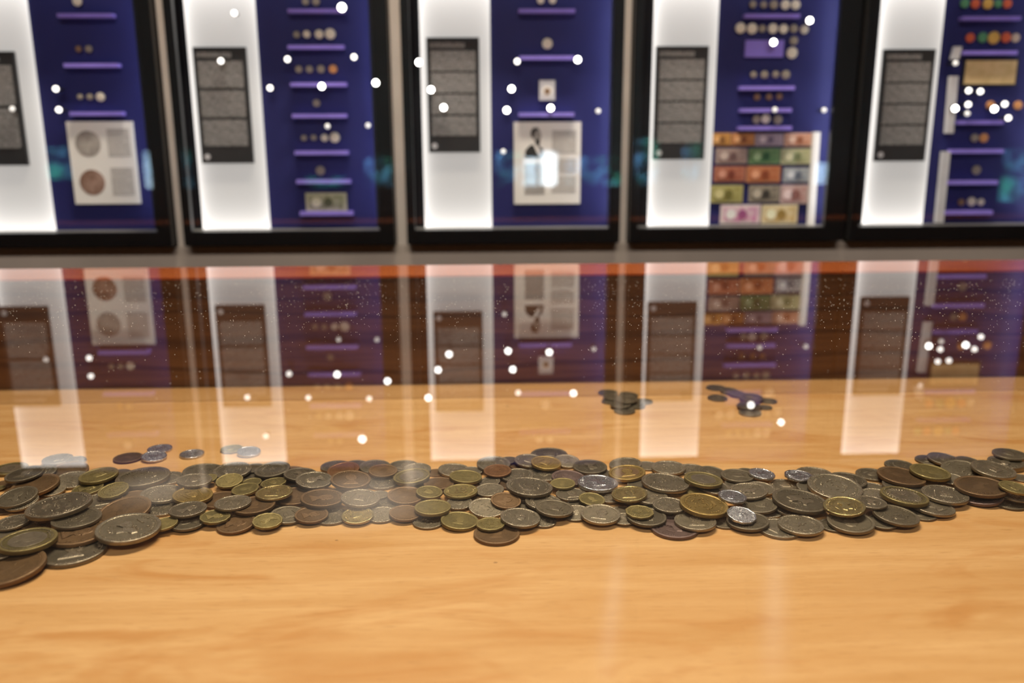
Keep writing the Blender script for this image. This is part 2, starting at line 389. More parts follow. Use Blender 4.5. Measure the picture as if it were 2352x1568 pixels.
# ------------------------------------------------------------------ wall cases
STRIP = [(-25, 128, 531), (468, 621, 526), (977, 1130, 521), (1487, 1626, 517), (1979, 2115, 520)]
PRIGHT = [355, 866, 1394, 1888, 2384]
PLATE = [(-72, 118, 47, 380, 2), (453, 108, 573, 375, 3), (982, 86, 1102, 350, 4), (1504, 106, 1623, 366, 4), (2020, 113, 2137, 370, 4)]
CASE_LABEL = ['leftmost black wall case with a white card of two coin pictures',
              'second black wall case, with a single banknote near its bottom',
              'middle black wall case with a white card of a bearded man portrait',
              'fourth black wall case, filled with rows of colourful banknotes',
              'rightmost black wall case with colourful medals and a tan certificate']
CN = ['leftmost', 'second', 'middle', 'fourth', 'rightmost']
def put_cases():
    for i in range(5):
        x0, x1 = cabx[i]; e = empty('wall_case', ((x0+x1)/2, YF, ZC0)); tag(e, CASE_LABEL[i], 'display case', 'row of black wall cases')
        sx0 = onY(STRIP[i][0], 523, YP).x; sx1 = onY(STRIP[i][1], 523, YP).x; px1 = onY(PRIGHT[i], 523, YP).x
        fin_l = x0+.013; fin_r = min(x1-.012, onY(PRIGHT[i]+5, 523, YF).x)
        zb = ZPB-.0005
        box('frame_stile', x0, fin_l, YF, YF+.012, ZC0, ZC1, M['black'], e, .001)
        box('frame_stile', fin_r, x1, YF, YF+.012, ZC0, ZC1, M['black'], e, .001)
        box('frame_rail', fin_l, fin_r, YF, YF+.012, ZC0, zb, M['black'], e, .001)
        box('frame_rail', fin_l, fin_r, YF, YF+.012, ZPT, ZC1, M['black'], e, .001)
        box('side_wall', x0+.0005, x0+.006, YF+.0125, YP+.02, ZC0, ZC1, M['interior'], e)
        box('side_wall', x1-.006, x1-.0005, YF+.0125, YP+.02, ZC0, ZC1, M['interior'], e)
        box('case_bottom', x0+.0065, x1-.0065, YF+.0125, YP+.014, ZC0+.001, zb-.0002, M['ledge'], e)
        box('case_top', x0+.0065, x1-.0065, YF+.0125, YP+.014, ZC1-.012, ZC1-.001, M['interior'], e)
        box('back_board', sx1+.0005, px1, YP, YP+.012, zb, ZC1-.014, M['purple'], e)
        box('dark_border', px1+.0005, x1-.0065, YP, YP+.012, zb, ZC1-.014, M['interior'], e)
        if sx0 > x0+.010: box('dark_border', x0+.0065, sx0-.0005, YP, YP+.012, zb, ZC1-.014, M['interior'], e)
        lp = box('light_panel', max(sx0, x0+.0066), sx1, YP-.003, YP+.012, zb, ZPT, M['lightbox'], e)
        # unseen glowing strips, added behind the frame to light the boards
        box('led_strip', sx1+.01, fin_r-.004, YF+.0145, YF+.018, ZPT+.006, ZPT+.016, M['led'], e)
        lx = fin_r+(.012 if x1-fin_r > .018 else .008)
        box('led_strip', lx, lx+.003, YF+.0145, YF+.018, zb+.012, ZPT-.02, M['led_side'], e)
        pane_faces(box('glass_pane', x0, x1, YG, YF-.0008, ZC0, ZC1, M['caseglass'], e), 1, -1)
        # text board on the light panel
        a, b, c, d = pxquad(*PLATE[i][:4], YP-.010)
        t = empty('text_board', ((a+b)/2, YP-.008, c)); tag(t, 'dark board of pale text on the white light panel of the %s wall case' % CN[i], 'sign', 'text boards in the wall cases')
        box('board', a, b, YP-.010, YP-.0035, c, d, M['plate'], t)
        hh = d-c; box('heading', a+.005, b-.022, YP-.0106, YP-.0101, d-hh*.085, d-hh*.045, M['whitetext'], t)
        n = PLATE[i][4]; zt = d-hh*.115; zl = c+hh*.13; cuts = np.linspace(0, 1, n+1); rr = random.Random(i)
        for j in range(n):
            z1 = zt-(zt-zl)*cuts[j]; z0 = zt-(zt-zl)*cuts[j+1]+hh*.022
            box('text_block', a+.006, b-.006, YP-.0106, YP-.0101, z0, z1, M['whitetext'], t)
        lathe_y('emblem', [(.0045, -.0006), (.0045, 0)], M['acrylic'], t, ((a+.009), YP-.0101, c+.010), 16)
put_cases()

def shelf(i, x0, x1, y, h=9.0):
    a, b, c, d = pxquad(x0, y-h/2, x1, y+h/2, YP-.012)
    o = box('shelf', a, b, YP-.014, YP-.0003, c, d, M['shelf'])
    return o
SHELVES = {0: [(132, 259, 35.5), (147, 272, 150), (161, 282, 261)],
           1: [(661, 790, 25), (661, 790, 108), (667, 796, 194), (671, 796, 266), (677, 800, 350.5), (681, 805, 417), (689, 811, 490)],
           2: [(1191, 1321, 25), (1193, 1319, 132.5), (1191, 1319, 263)],
           3: [(1710, 1837, 36.5), (1699, 1825, 202), (1701, 1818, 253), (1697, 1818, 294)],
           4: [(2211, 2344, 42), (2211, 2336, 121), (2197, 2304, 281), (2184, 2304, 347), (2176, 2291, 419), (2170, 2279, 488)]}
cases = [o for o in COL.objects if o.name.startswith('wall_case')]
cases.sort(key=lambda o: o.location.x)
for i, L in SHELVES.items():
    for s in L:
        o = shelf(i, *s); off = o.location - cases[i].location; o.parent = cases[i]; o.location = off

OW = 'first second third fourth fifth sixth seventh eighth ninth'.split()
def show_coin(ci, px, py, r, color, label, group, name='display_coin', cat='coin', y=YP):
    p = onY(px, py, y-.006); rad = r/F*(p-CAM).dot(FWD)
    e = empty(name, (p.x, y-.002, p.z)); tag(e, label, cat, group)
    lathe_y('disc', [(rad*.96, -.0058), (rad, -.0052), (rad, -.0034), (rad*.96, -.0028)], color, e, (p.x, y, p.z), 24)
    lathe_y('relief', [(rad*.45, -.0065), (rad*.60, -.0060), (rad*.60, -.00585)], color, e, (p.x, y, p.z), 12)
    lathe_y('pin', [(.0012, -.0027), (.0012, .001)], M['steel'], e, (p.x, y, p.z), 8)
SC = {'c': flat('cream_silver_coin', (.78, .72, .60), .45, .25), 'd': flat('dim_coin', (.34, .30, .24), .5, .25), 'o': flat('orange_copper_coin', (.70, .33, .13), .45, .25), 'b': flat('brown_old_coin', (.28, .17, .10), .5, .2),
      'g': flat('green_enamel_medal', (.10, .30, .16), .4), 'r': flat('red_enamel_medal', (.62, .13, .06), .4), 'y': flat('yellow_gilt_medal', (.72, .46, .12), .4, .2), 'w': flat('pale_medal', (.60, .50, .42), .45)}
SN = {'c': 'cream', 'd': 'dull grey', 'o': 'orange copper', 'b': 'dark brown', 'g': 'green', 'r': 'red', 'y': 'golden yellow', 'w': 'pale'}
def coin_rows(ci, rows, base, sc, name='display_coin', cat='coin'):
    for (where, items) in rows:
        n = len(items)
        for j, (u, v, r, k) in enumerate(items):
            pos = 'the single' if n == 1 else ('leftmost' if j == 0 else 'rightmost' if j == n-1 else OW[j]+' from left')
            lab = '%s %s, %s %s %s, %s wall case' % (SN[k], cat, pos, 'one' if n > 1 else cat, where, CN[ci]) if n > 1 else 'single %s %s %s, %s wall case' % (SN[k], cat, where, CN[ci])
            show_coin(ci, base+u/sc, v/sc, r/sc, SC[k], lab, '%ss mounted in the %s wall case' % (cat, CN[ci]), name, cat)
coin_rows(0, [('above the topmost shelf', [(432, 6, 26, 'c')]), ('above the middle shelf', [(440, 275, 17, 'b'), (497, 275, 19, 'd')]), ('above the lowest shelf', [(448, 545, 15, 'd'), (503, 545, 17, 'd'), (563, 545, 24, 'c')])], 0, 2.45)
coin_rows(1, [('above the topmost shelf', [(738, 8, 19, 'd'), (797, 8, 21, 'd')]), ('above the second shelf', [(688, 194, 18, 'd'), (745, 192, 20, 'c'), (815, 192, 24, 'c'), (877, 190, 29, 'c')]),
              ('above the third shelf', [(700, 389, 19, 'd'), (760, 389, 19, 'd'), (825, 388, 21, 'd'), (893, 388, 23, 'o')]), ('above the fourth shelf', [(800, 580, 20, 'd')]),
              ('above the fifth shelf', [(729, 776, 16, 'd'), (784, 774, 16, 'd'), (845, 775, 20, 'c'), (903, 773, 28, 'c')]), ('above the sixth shelf', [(822, 960, 25, 'd')])], 400, 2.45)
coin_rows(2, [('above the topmost shelf', [(838, 0, 20, 'c'), (905, 0, 20, 'c')]), ('above the second shelf', [(875, 245, 29, 'c')])], 900, 2.45)
coin_rows(3, [('in the top row', [(760, 24, 19, 'd'), (820, 26, 18, 'd'), (878, 26, 23, 'd'), (943, 26, 26, 'c'), (1000, 26, 26, 'c')]),
              ('in the long second row', [(690, 157, 29, 'c'), (755, 160, 29, 'c'), (812, 160, 20, 'd'), (872, 160, 27, 'c'), (932, 162, 25, 'c'), (990, 160, 22, 'd'), (1050, 165, 24, 'c')]),
              ('below the long row at right', [(990, 228, 23, 'd'), (980, 297, 31, 'c')]), ('in the third row', [(763, 420, 18, 'd'), (825, 420, 21, 'd'), (888, 418, 19, 'd'), (945, 420, 24, 'd')]),
              ('in the fourth row', [(783, 546, 18, 'b'), (850, 545, 18, 'b'), (908, 543, 18, 'b')]), ('above the banknotes', [(780, 672, 23, 'd'), (832, 668, 25, 'c'), (900, 673, 25, 'd')])], 1420, 2.45)
coin_rows(4, [('in the top row', [(900, 18, 25, 'g'), (960, 20, 26, 'r'), (1030, 20, 29, 'y'), (1088, 20, 22, 'g'), (1140, 20, 25, 'r')]),
              ('in the second row', [(930, 212, 25, 'r'), (1000, 210, 28, 'g'), (1063, 212, 34, 'y'), (1132, 210, 28, 'r'), (1186, 212, 24, 'w')])], 1850, 2.45, 'display_medal', 'medal')
coin_rows(4, [('below the certificate', [(1045, 592, 24, 'o'), (1200, 592, 24, 'o')]), ('above the fourth shelf', [(955, 776, 22, 'd'), (1007, 776, 25, 'o')]), ('above the fifth shelf', [(965, 957, 25, 'd')]), ('above the lowest shelf', [(880, 1138, 18, 'b'), (938, 1134, 24, 'c'), (990, 1137, 19, 'c')])], 1850, 2.45)

# violet label plate in the fourth case
a, b, c, d = pxquad(1712, 92, 1800, 131, YP-.006)
tag(box('violet_label_plate', a, b, YP-.006, YP-.0003, c, d, M['shelf']), 'bright violet label plate between the coins of the fourth wall case', 'sign')

# cards with pictures
def card(ci, quadpx, label):
    P = [onY(x, y, YP-.006) for x, y in quadpx]
    x0 = (P[0].x+P[3].x)/2; x1 = (P[1].x+P[2].x)/2; z1 = (P[0].z+P[1].z)/2; z0 = (P[2].z+P[3].z)/2
    e = empty('picture_card', ((x0+x1)/2, YP-.003, z0)); tag(e, label, 'card')
    box('sheet', x0, x1, YP-.006, YP-.0004, z0, z1, M['paper'], e)
    def U(u, v): return x0+(x1-x0)*u, z1-(z1-z0)*v
    return e, U, x1-x0
e, U, W = card(0, [(151, 280), (302, 278), (322, 467), (174, 469)], 'white card with two round coin pictures in the leftmost wall case')
def coinpic(name, c1, c2):
    k = NT(name); n = k.noise(k.coord(), 70, 4, .6, .5); k.principled(color=k.mix(k.ramp(n, .35, .65), c1, c2), rough=.6, spec=.2); return k.m
cp = [coinpic('grey_coin_picture', (.30, .27, .25), (.52, .48, .44)), coinpic('copper_coin_picture', (.22, .12, .085), (.46, .31, .25))]
for j, v in enumerate((.265, .735)):
    x, z = U(.30, v); o = lathe_y('coin_picture', [(W*.195, -.0064), (W*.195, -.0061)], cp[j], e, (x, YP, z), 32)
    x0, z1 = U(.60, v-.18); x1, z0 = U(.94, v+.16); box('text_block', x0, x1, YP-.0064, YP-.0061, z0, z1, M['darktext'], e)
e, U, W = card(2, [(1181, 280), (1334, 280), (1333, 468), (1180, 468)], 'white card with a bearded man portrait in the middle wall case')
def shape(name, pts, y0, mat):
    q = [U(u, v) for u, v in pts]; slab(name, q, YP+y0, YP-.0060, mat, e)
shape('coat', [(.16, .43), (.17, .34), (.24, .28), (.33, .26), (.43, .32), (.46, .43)], -.0064, M['ink'])
shape('shirt', [(.29, .27), (.35, .26), (.41, .40), (.36, .39)], -.0067, M['paper'])
shape('face', [(.28, .11), (.33, .08), (.39, .10), (.41, .17), (.39, .23), (.33, .25), (.29, .21)], -.0064, M['greyink'])
shape('hair', [(.25, .12), (.28, .075), (.34, .065), (.38, .085), (.31, .115), (.29, .19), (.26, .18)], -.0067, M['ink'])
shape('beard', [(.32, .21), (.385, .20), (.39, .26), (.36, .30), (.32, .26)], -.0068, M['ink'])
for v0, v1 in ((.10, .38), (.44, .62), (.66, .86)):
    x0, z1 = U(.57, v0); x1, z0 = U(.93, v1); box('text_block', x0, x1, YP-.0064, YP-.0061, z0, z1, M['darktext'], e)
shape('lower_picture', [(.16, .50), (.46, .50), (.46, .88), (.16, .88)], -.0064, M['greyink'])

# a coin in a clear holder
a, b, c, d = pxquad(1239, 184, 1275, 230, YP-.006)
e = empty('coin_holder', ((a+b)/2, YP-.003, c)); tag(e, 'small clear coin holder card with a brown coin in the middle wall case', 'coin holder')
box('card', a, b, YP-.006, YP-.0004, c, d, M['acrylic'], e); lathe_y('coin', [(.0048, -.0068), (.0048, -.0061)], SC['b'], e, ((a+b)/2, YP, c+(d-c)*.45), 20)
lathe_y('window', [(.0085, -.0062), (.0085, -.00605)], M['paper'], e, ((a+b)/2, YP, c+(d-c)*.45), 20)

# banknotes
def notemat(name, c, acc):
    k = NT(name); n = k.noise(k.coord((1, 1, 1.3)), 55, 4, .6, 1.0); k.principled(color=k.mix(k.ramp(n, .40, .66), c, acc), rough=.6, spec=.2); return k.m
def note(x0, y0, x1, y1, c, acc, label, group='banknotes of the fourth wall case', light=None):
    a, b, cz, d = pxquad(x0, y0, x1, y1, YP-.004)
    e = empty('banknote', ((a+b)/2, YP-.002, cz)); tag(e, label, 'banknote', group)
    m = notemat('note_paper', c, tuple(x*.72+.28*y for x, y in zip(c, acc)))
    box('paper', a, b, YP-.003, YP-.0006, cz, d, m, e)
    h = d-cz; wd = b-a
    box('printed_panel', a+wd*.09, b-wd*.09, YP-.0034, YP-.0031, cz+h*.14, d-h*.14, notemat('note_print', tuple(x*.75+.25*y for x, y in zip(c, acc)), acc), e)
    lx = a+wd*.26; lathe_y('watermark', [(h*.27, -.0039), (h*.27, -.00345)], flat('note_watermark', light or tuple(min(.9, x*1.25+.08) for x in c)), e, (lx, YP, cz+h*.5), 20)
    lathe_y('portrait', [(h*.25, -.0039), (h*.25, -.00345)], flat('note_portrait', tuple(x*.6 for x in acc)), e, (a+wd*.55, YP, cz+h*.48), 20)
def N4(u0, v0, u1, v1, c, acc, label): note(1420+u0/2.45, v0/2.45, 1420+u1/2.45, v1/2.45, c, acc, label)
N4(532, 748, 632, 818, (.62, .33, .10), (.45, .20, .06), 'orange banknote at the left end of the top banknote row')
N4(637, 748, 768, 818, (.60, .30, .12), (.42, .14, .06), 'orange brown banknote, second in the top banknote row')
N4(773, 748, 930, 820, (.46, .38, .44), (.28, .22, .34), 'mauve banknote, third in the top banknote row')
N4(936, 748, 1094, 822, (.70, .46, .36), (.60, .22, .12), 'peach banknote at the right end of the top banknote row')
N4(550, 834, 727, 920, (.42, .33, .30), (.26, .15, .15), 'greyish pink banknote at the left of the second banknote row')
N4(737, 834, 912, 922, (.22, .34, .17), (.05, .17, .08), 'green banknote in the centre of the second banknote row')
N4(918, 836, 1083, 924, (.58, .56, .36), (.34, .40, .20), 'pale yellow green banknote at the right of the second row')
N4(540, 936, 716, 1022, (.48, .20, .13), (.34, .08, .05), 'red brown banknote at the left of the third banknote row')
N4(723, 934, 914, 1026, (.56, .24, .12), (.42, .10, .04), 'orange red banknote in the centre of the third banknote row')
N4(932, 944, 1080, 1024, (.46, .48, .50), (.22, .27, .36), 'bluish grey banknote at the right of the third banknote row')
N4(522, 1042, 702, 1140, (.50, .46, .20), (.30, .27, .07), 'olive yellow banknote at the left of the fourth banknote row')
N4(737, 1044, 910, 1136, (.38, .33, .26), (.08, .07, .06), 'grey brown banknote with a dark portrait, centre of the fourth row')
N4(915, 1040, 1068, 1146, (.56, .43, .42), (.46, .20, .18), 'pink banknote at the right of the fourth banknote row')
N4(576, 1152, 800, 1258, (.84, .74, .74), (.60, .16, .42), 'whitish banknote with a magenta centre in the bottom row')
N4(808, 1152, 1010, 1258, (.78, .68, .46), (.55, .36, .10), 'cream yellow banknote at the right of the bottom row')
note(702, 443, 796, 485, (.62, .60, .38), (.20, .22, .10), 'single cream green banknote on the lowest shelf, second wall case', 'banknotes')
a, b, c, d = pxquad(2217, 139, 2334, 193, YP-.005)
e = empty('certificate', ((a+b)/2, YP-.003, c)); tag(e, 'tan framed certificate under the medals in the rightmost wall case', 'certificate')
box('mount', a-.003, b+.003, YP-.004, YP-.0005, c-.003, d+.003, M['plate'], e)
box('sheet', a, b, YP-.005, YP-.0041, c, d, notemat('tan_paper', (.70, .52, .28), (.58, .42, .20)), e)
# pale edge strips
def edge_strip(x0, y0, x1, y1, wpx, label):
    p, q = onY(x0, y0, YP-.010), onY(x1, y1, YP-.010); wd = wpx/F*YP
    tag(slab('edge_strip', [(p.x-wd/2, p.z), (p.x+wd/2, p.z), (q.x+wd/2, q.z), (q.x-wd/2, q.z)], YP-.012, YP-.0045, M['acrylic'] if x0 > 2000 else M['paper']), label, 'strip')
edge_strip(1876, 303, 1862, 519, 15, 'white upright strip at the right edge of the banknote rows')
edge_strip(2200, 107, 2193, 136, 17, 'short grey upright strip left of the certificate')
edge_strip(2191, 175, 2180, 306, 18, 'middle grey upright strip in the rightmost wall case')
edge_strip(2173, 348, 2157, 511, 18, 'long lower grey upright strip in the rightmost wall case')

# ------------------------------------------------------------------ small round lamps in the wall cases
LAMPS = [(538, 30, 1), (785, 17, 2), (507, 140, 1), (660, 136, 1), (813, 131, 1), (620, 202, 1), (739, 198, 2), (863, 190, 3), (752, 290, 0), (845, 288, 0), (128, 204, 1), (135, 252, 1), (28, 250, 0),
         (962, 143, 3), (990, 206, 2), (1019, 247, 2), (1188, 141, 1), (1327, 137, 2), (1175, 204, 2), (1164, 253, 2), (1265, 248, 2), (1374, 255, 0), (1156, 348, 0), (1860, 47, 2), (1777, 97, 2),
         (1893, 253, 0), (1780, 252, 0), (2195, 145, 0), (2225, 208, 1), (2252, 210, 1), (2194, 249, 2), (2224, 240, 1), (2222, 261, 0), (2284, 250, 2), (2308, 239, 1), (2316, 271, 1)]
LR = {0: .0036, 1: .0040, 2: .0046, 3: .0046}
seen = {}
groups = {i: [] for i in range(5)}
for L in LAMPS:
    X = onY(L[0], L[1], YF).x
    groups[min(range(5), key=lambda i: abs((cabx[i][0]+cabx[i][1])/2-X))].append(L)
BR = {0: 'faint', 1: 'bright', 2: 'very bright', 3: 'very bright'}
for ci, LL in groups.items():
    for lv0 in ((0,), (1,), (2, 3)):
        sub = sorted([L for L in LL if L[2] in lv0])
        for j, (px, py, lv) in enumerate(sub):
            Yl = YG-.0125 if lv == 3 else YP-.024
            p = onY(px, py, Yl)
            e = empty('lamp_spot', p)
            pos = 'the only %s one' % BR[lv] if len(sub) == 1 else ('leftmost %s one' % BR[lv] if j == 0 else 'rightmost %s one' % BR[lv] if j == len(sub)-1 else '%s %s one from left' % (OW[j], BR[lv]))
            tag(e, 'small round glowing lamp dot, %s in the %s wall case' % (pos, CN[ci]), 'lamp', 'small round lamps of the wall cases')
            r = LR[lv] * (1.25 if px == 785 else 1)
            if lv not in seen or px == 785:
                b = lathe_y('lens', [(r*.55, -.0032), (r*.9, -.0018), (r, 0), (r, .001)], M[('bulb_dim', 'bulb', 'bulb_big', 'bulb_big')[lv]], e, p, 20)
                h = lathe_y('housing', [(r*1.08, .0012), (r*1.08, .006), (r*.5, .008)], M['steel'], e, p, 20)
                s = lathe_y('stem', [(.0014, .008), (.0014, .024 if lv != 3 else .0122)], M['steel'], e, p, 8)
                if px != 785: seen[lv] = (b, h, s)
            else:
                for o in seen[lv]:
                    c = o.copy(); COL.objects.link(c); c.parent = e
# the ceiling lamps
e = empty('linear_lamp', (.05, 1.02, LAMP_Z)); tag(e, 'long slim ceiling lamp hanging above the coin table', 'lamp')
box('lamp_housing', -1.12, 1.22, .84, 1.20, LAMP_Z-.008, LAMP_Z+.05, M['steel'], e)
for x in (-.8, .9): box('hanger', x-.006, x+.006, 1.014, 1.026, LAMP_Z+.05, ZCEIL, M['steel'], e)

# ------------------------------------------------------------------ coins
def disc_mesh(name, shp, r_in=0.0):
    """unit coin, bottom at z=0, rim top at z=1"""
    seg = 56
    def rr(t, edge=True):
        if shp == 's': return 1.0-.035*(1-abs(math.cos(t*6)))
        if shp == 'p':
            n = 10; a = (t % (2*math.pi/n))-math.pi/n; return math.cos(math.pi/n)/math.cos(a)*1.02
        return 1.0
    prof = [(.0, .06), (.93, .06), (.985, .02), (1.0, .12), (1.0, .88), (.985, .985), (.955, 1.0), (.90, .985), (.875, .84), (.0, .82)]
    v, f = [(0, 0, .06)], []
    rings = []
    for r, z in prof[1:-1]:
        rings.append(len(v))
        for i in range(seg):
            t = 2*math.pi*i/seg; q = rr(t) if r > .8 else 1
            v.append((r*q*math.cos(t), r*q*math.sin(t), z))
    top = len(v); v.append((0, 0, .82))
    for i in range(seg):
        f.append((0, rings[0]+(i+1) % seg, rings[0]+i)); f.append((top, rings[-1]+i, rings[-1]+(i+1) % seg))
    for j in range(len(rings)-1):
        for i in range(seg): f.append((rings[j]+i, rings[j]+(i+1) % seg, rings[j+1]+(i+1) % seg, rings[j+1]+i))
    me = mesh(name, v, f)
    me.polygons.foreach_set('use_smooth', [abs(p.normal.z) < .999 and len(p.vertices) == 4 for p in me.polygons]); return me

class Relief:
    def __init__(s): s.v = []; s.f = []
    def poly(s, pts, z0=.80, z1=.95, inset=.82):
        n = len(pts); b = len(s.v); cx = sum(p[0] for p in pts)/n; cy = sum(p[1] for p in pts)/n
        s.v += [(x, y, z0) for x, y in pts]+[(cx+(x-cx)*inset, cy+(y-cy)*inset, z1) for x, y in pts]+[(cx, cy, z1+.02)]
        for i in range(n):
            j = (i+1) % n; s.f.append((b+i, b+j, b+n+j, b+n+i)); s.f.append((b+n+i, b+n+j, b+2*n))
    def box(s, cx, cy, w_, h_, ang=0, z1=.95):
        c, q = math.cos(ang), math.sin(ang)
        s.poly([(cx+c*x-q*y, cy+q*x+c*y) for x, y in ((-w_, -h_), (w_, -h_), (w_, h_), (-w_, h_))], z1=z1, inset=.7)
    def legend(s, a0, a1, r=.75, n=None, rnd=None, h=.055):
        rnd = rnd or random.Random(1); n = n or int(abs(a1-a0)*r/.115)
        for i in range(n):
            if rnd.random() < .14: continue
            t = a0+(a1-a0)*(i+.5)/n; k = rnd.random(); x, y = r*math.cos(t), r*math.sin(t)
            s.box(x, y, .018, h, t-math.pi/2+(k-.5)*.5)
            if k > .35: s.box(x+.03*math.sin(t), y-.03*math.cos(t), .014, h*.55, t+.2)
            if k > .6: s.box(x, y, .034, .014, t-math.pi/2)
    def ring(s, r, wd, n=40, z1=.93):
        for i in range(n):
            t = 2*math.pi*i/n; s.box(r*math.cos(t), r*math.sin(t), math.pi*r/n*1.02, wd, t+math.pi/2, z1)
    def beads(s, r=.845, n=64):
        for i in range(n):
            t = 2*math.pi*i/n; s.box(r*math.cos(t), r*math.sin(t), .018, .018, t, .96)
    def mesh(s, name): return mesh(name, s.v, s.f)
BUST = [(-.44, -.56), (-.30, -.40), (-.10, -.30), (-.10, -.18), (-.20, -.06), (-.26, .12), (-.24, .32), (-.12, .48), (.06, .54), (.22, .48), (.30, .34), (.30, .22), (.38, .10), (.31, .06), (.32, -.02), (.28, -.12), (.14, -.16), (.12, -.28), (.26, -.40), (.34, -.58)]
def design(kind):
    q = Relief(); rnd = random.Random(sum(map(ord, kind)))
    if kind == 'port':
        q.poly(BUST, z1=.98, inset=.90)
        for i in range(7): q.box(-.12+.05*i, .40-.02*abs(i-3), .014, .10, -.5+.12*i, 1.06)
        q.box(.14, .20, .06, .018, .1, 1.07); q.box(.20, .02, .04, .02, .2, 1.07); q.poly([(-.05, -.02), (.03, .02), (.03, .12), (-.04, .10)], .9, 1.07)
        for i in range(4): q.box(-.22+.13*i, -.46, .012, .09, .5-.25*i, 1.04)
        q.legend(2.5, 1.0, .76, rnd=rnd); q.legend(.5, -.7, .76, rnd=rnd); q.beads()
    elif kind == 'ten':
        q.beads(.85, 70)
        q.legend(3.6, 2.2, .74, 7, rnd, .075); q.legend(-.45, .95, .74, 7, rnd, .075)
        for i in range(9):
            for sg in (-1, 1):
                t = -1.57+sg*(.30+.13*i); q.box(.74*math.cos(t), .74*math.sin(t), .03, .075, t-1.57+sg*.6)
    elif kind == 'lion':
        q.poly([(-.50, -.10), (-.42, .10), (-.20, .16), (.10, .10), (.26, .28), (.46, .30), (.52, .12), (.40, .0), (.34, -.14), (.36, -.36), (.24, -.38), (.20, -.18), (-.12, -.16), (-.20, -.38), (-.32, -.38), (-.34, -.18)], z1=.99, inset=.9)
        for i in range(9): q.box(.18+.05*i*math.cos(i), .30-.06*i*math.sin(i*.7), .05, .016, .6*i, 1.04)
        for i in range(6): q.box(-.45+.05*i, .28+.03*i, .06, .018, .7+.1*i, .98)
        q.box(-.05, -.46, .40, .014, 0, .93); q.legend(-2.0, -1.1, .60, 6, rnd, .04); q.legend(2.8, .35, .76, rnd=rnd); q.beads()
    elif kind == 'crest':
        q.poly([(-.28, .34), (.28, .34), (.28, -.02), (.18, -.24), (0, -.36), (-.18, -.24), (-.28, -.02)], z1=.96, inset=.88)
        q.box(0, .02, .022, .30, 0, 1.05); q.box(0, .10, .24, .022, 0, 1.05)
        for i in range(6):
            for sg in (-1, 1): q.box(sg*(.38+.02*i), -.30+.13*i, .025, .075, -sg*(.5-.1*i), .97)
        for i in range(5): q.box(-.16+.08*i, .44, .022, .05, .3-.15*i, .98)
        q.legend(3.0, .14, .76, rnd=rnd); q.legend(-.5, -2.64, .76, rnd=rnd); q.ring(.855, .012)
    elif kind == 'wreath':
        for i in range(26):
            t = -1.25+i*5.64/25
            for sg in (-1, 1): q.box((.64+.045*sg)*math.cos(t-1.57), (.64+.045*sg)*math.sin(t-1.57), .03, .075, t-1.57+sg*.7+1.57, .95)
        for i in range(5):
            a = 2*math.pi*i/5+.3; q.poly([(0, 0), (.12*math.cos(a-.63), .12*math.sin(a-.63)), (.34*math.cos(a), .34*math.sin(a)), (.12*math.cos(a+.63), .12*math.sin(a+.63))], z1=.97, inset=.85)
        q.ring(.85, .012)
    elif kind == 'arms':
        for i in range(26):
            rr_, aa = .50*math.sqrt(rnd.random()), rnd.uniform(0, 6.28); q.box(rr_*math.cos(aa), rr_*math.sin(aa)+.04, rnd.uniform(.035, .10), rnd.uniform(.014, .026), aa+rnd.uniform(.8, 2.2), rnd.uniform(.92, .99))
        q.poly([(-.2, -.5), (.2, -.52), (.26, -.40), (0, -.34), (-.26, -.40)], z1=.97)
        q.legend(2.2, -.3, .75, rnd=rnd); q.legend(-1.0, -3.3, .75, rnd=rnd); q.ring(.855, .012)
    elif kind == 'worn':
        q.ring(.84, .010); q.legend(2.5, 1.6, .74, 5, rnd, .04); q.poly([(x*.8, y*.8) for x, y in BUST], z1=.87, inset=.8)
    return q.mesh('relief_'+kind)
RE = {k: design(k) for k in ('port', 'lion', 'crest', 'wreath', 'arms', 'worn', 'ten')}
DISC = {'.': disc_mesh('coin_disc', '.'), 's': disc_mesh('coin_scalloped', 's'), 'p': disc_mesh('coin_polygon', 'p')}
def ring_core():
    seg = 48; pr = [(.0, .90), (.60, .90), (.63, .93), (.655, .90), (.655, .80)]
    v = [(0, 0, .90)]; f = []; R_ = []
    for r, z in pr[1:]:
        R_.append(len(v)); v.extend([(r*math.cos(2*math.pi*i/seg), r*math.sin(2*math.pi*i/seg), z) for i in range(seg)])
    for i in range(seg): f.append((0, R_[0]+i, R_[0]+(i+1) % seg))
    for j in range(len(R_)-1):
        for i in range(seg): f.append((R_[j]+i, R_[j]+(i+1) % seg, R_[j+1]+(i+1) % seg, R_[j+1]+i))
    return mesh('coin_core', v, f)
CORE = ring_core()
def text_mesh(body, size, x, y):
    cu = bpy.data.curves.new('t', 'FONT'); cu.body = body; cu.size = size; cu.align_x = 'CENTER'; cu.extrude = .10; cu.bevel_depth = .012; cu.resolution_u = 4
    o = bpy.data.objects.new('t', cu); COL.objects.link(o)
    me = bpy.data.meshes.new_from_object(o.evaluated_get(bpy.context.evaluated_depsgraph_get()))
    bpy.data.objects.remove(o); me.transform(Matrix.Translation((x, y, .88))); return me
_cache = {}
def with_mat(me, key, m):
    k = (me.name, key)
    if k not in _cache:
        c = me.copy(); c.materials.clear(); c.materials.append(m); _cache[k] = c
    return _cache[k]
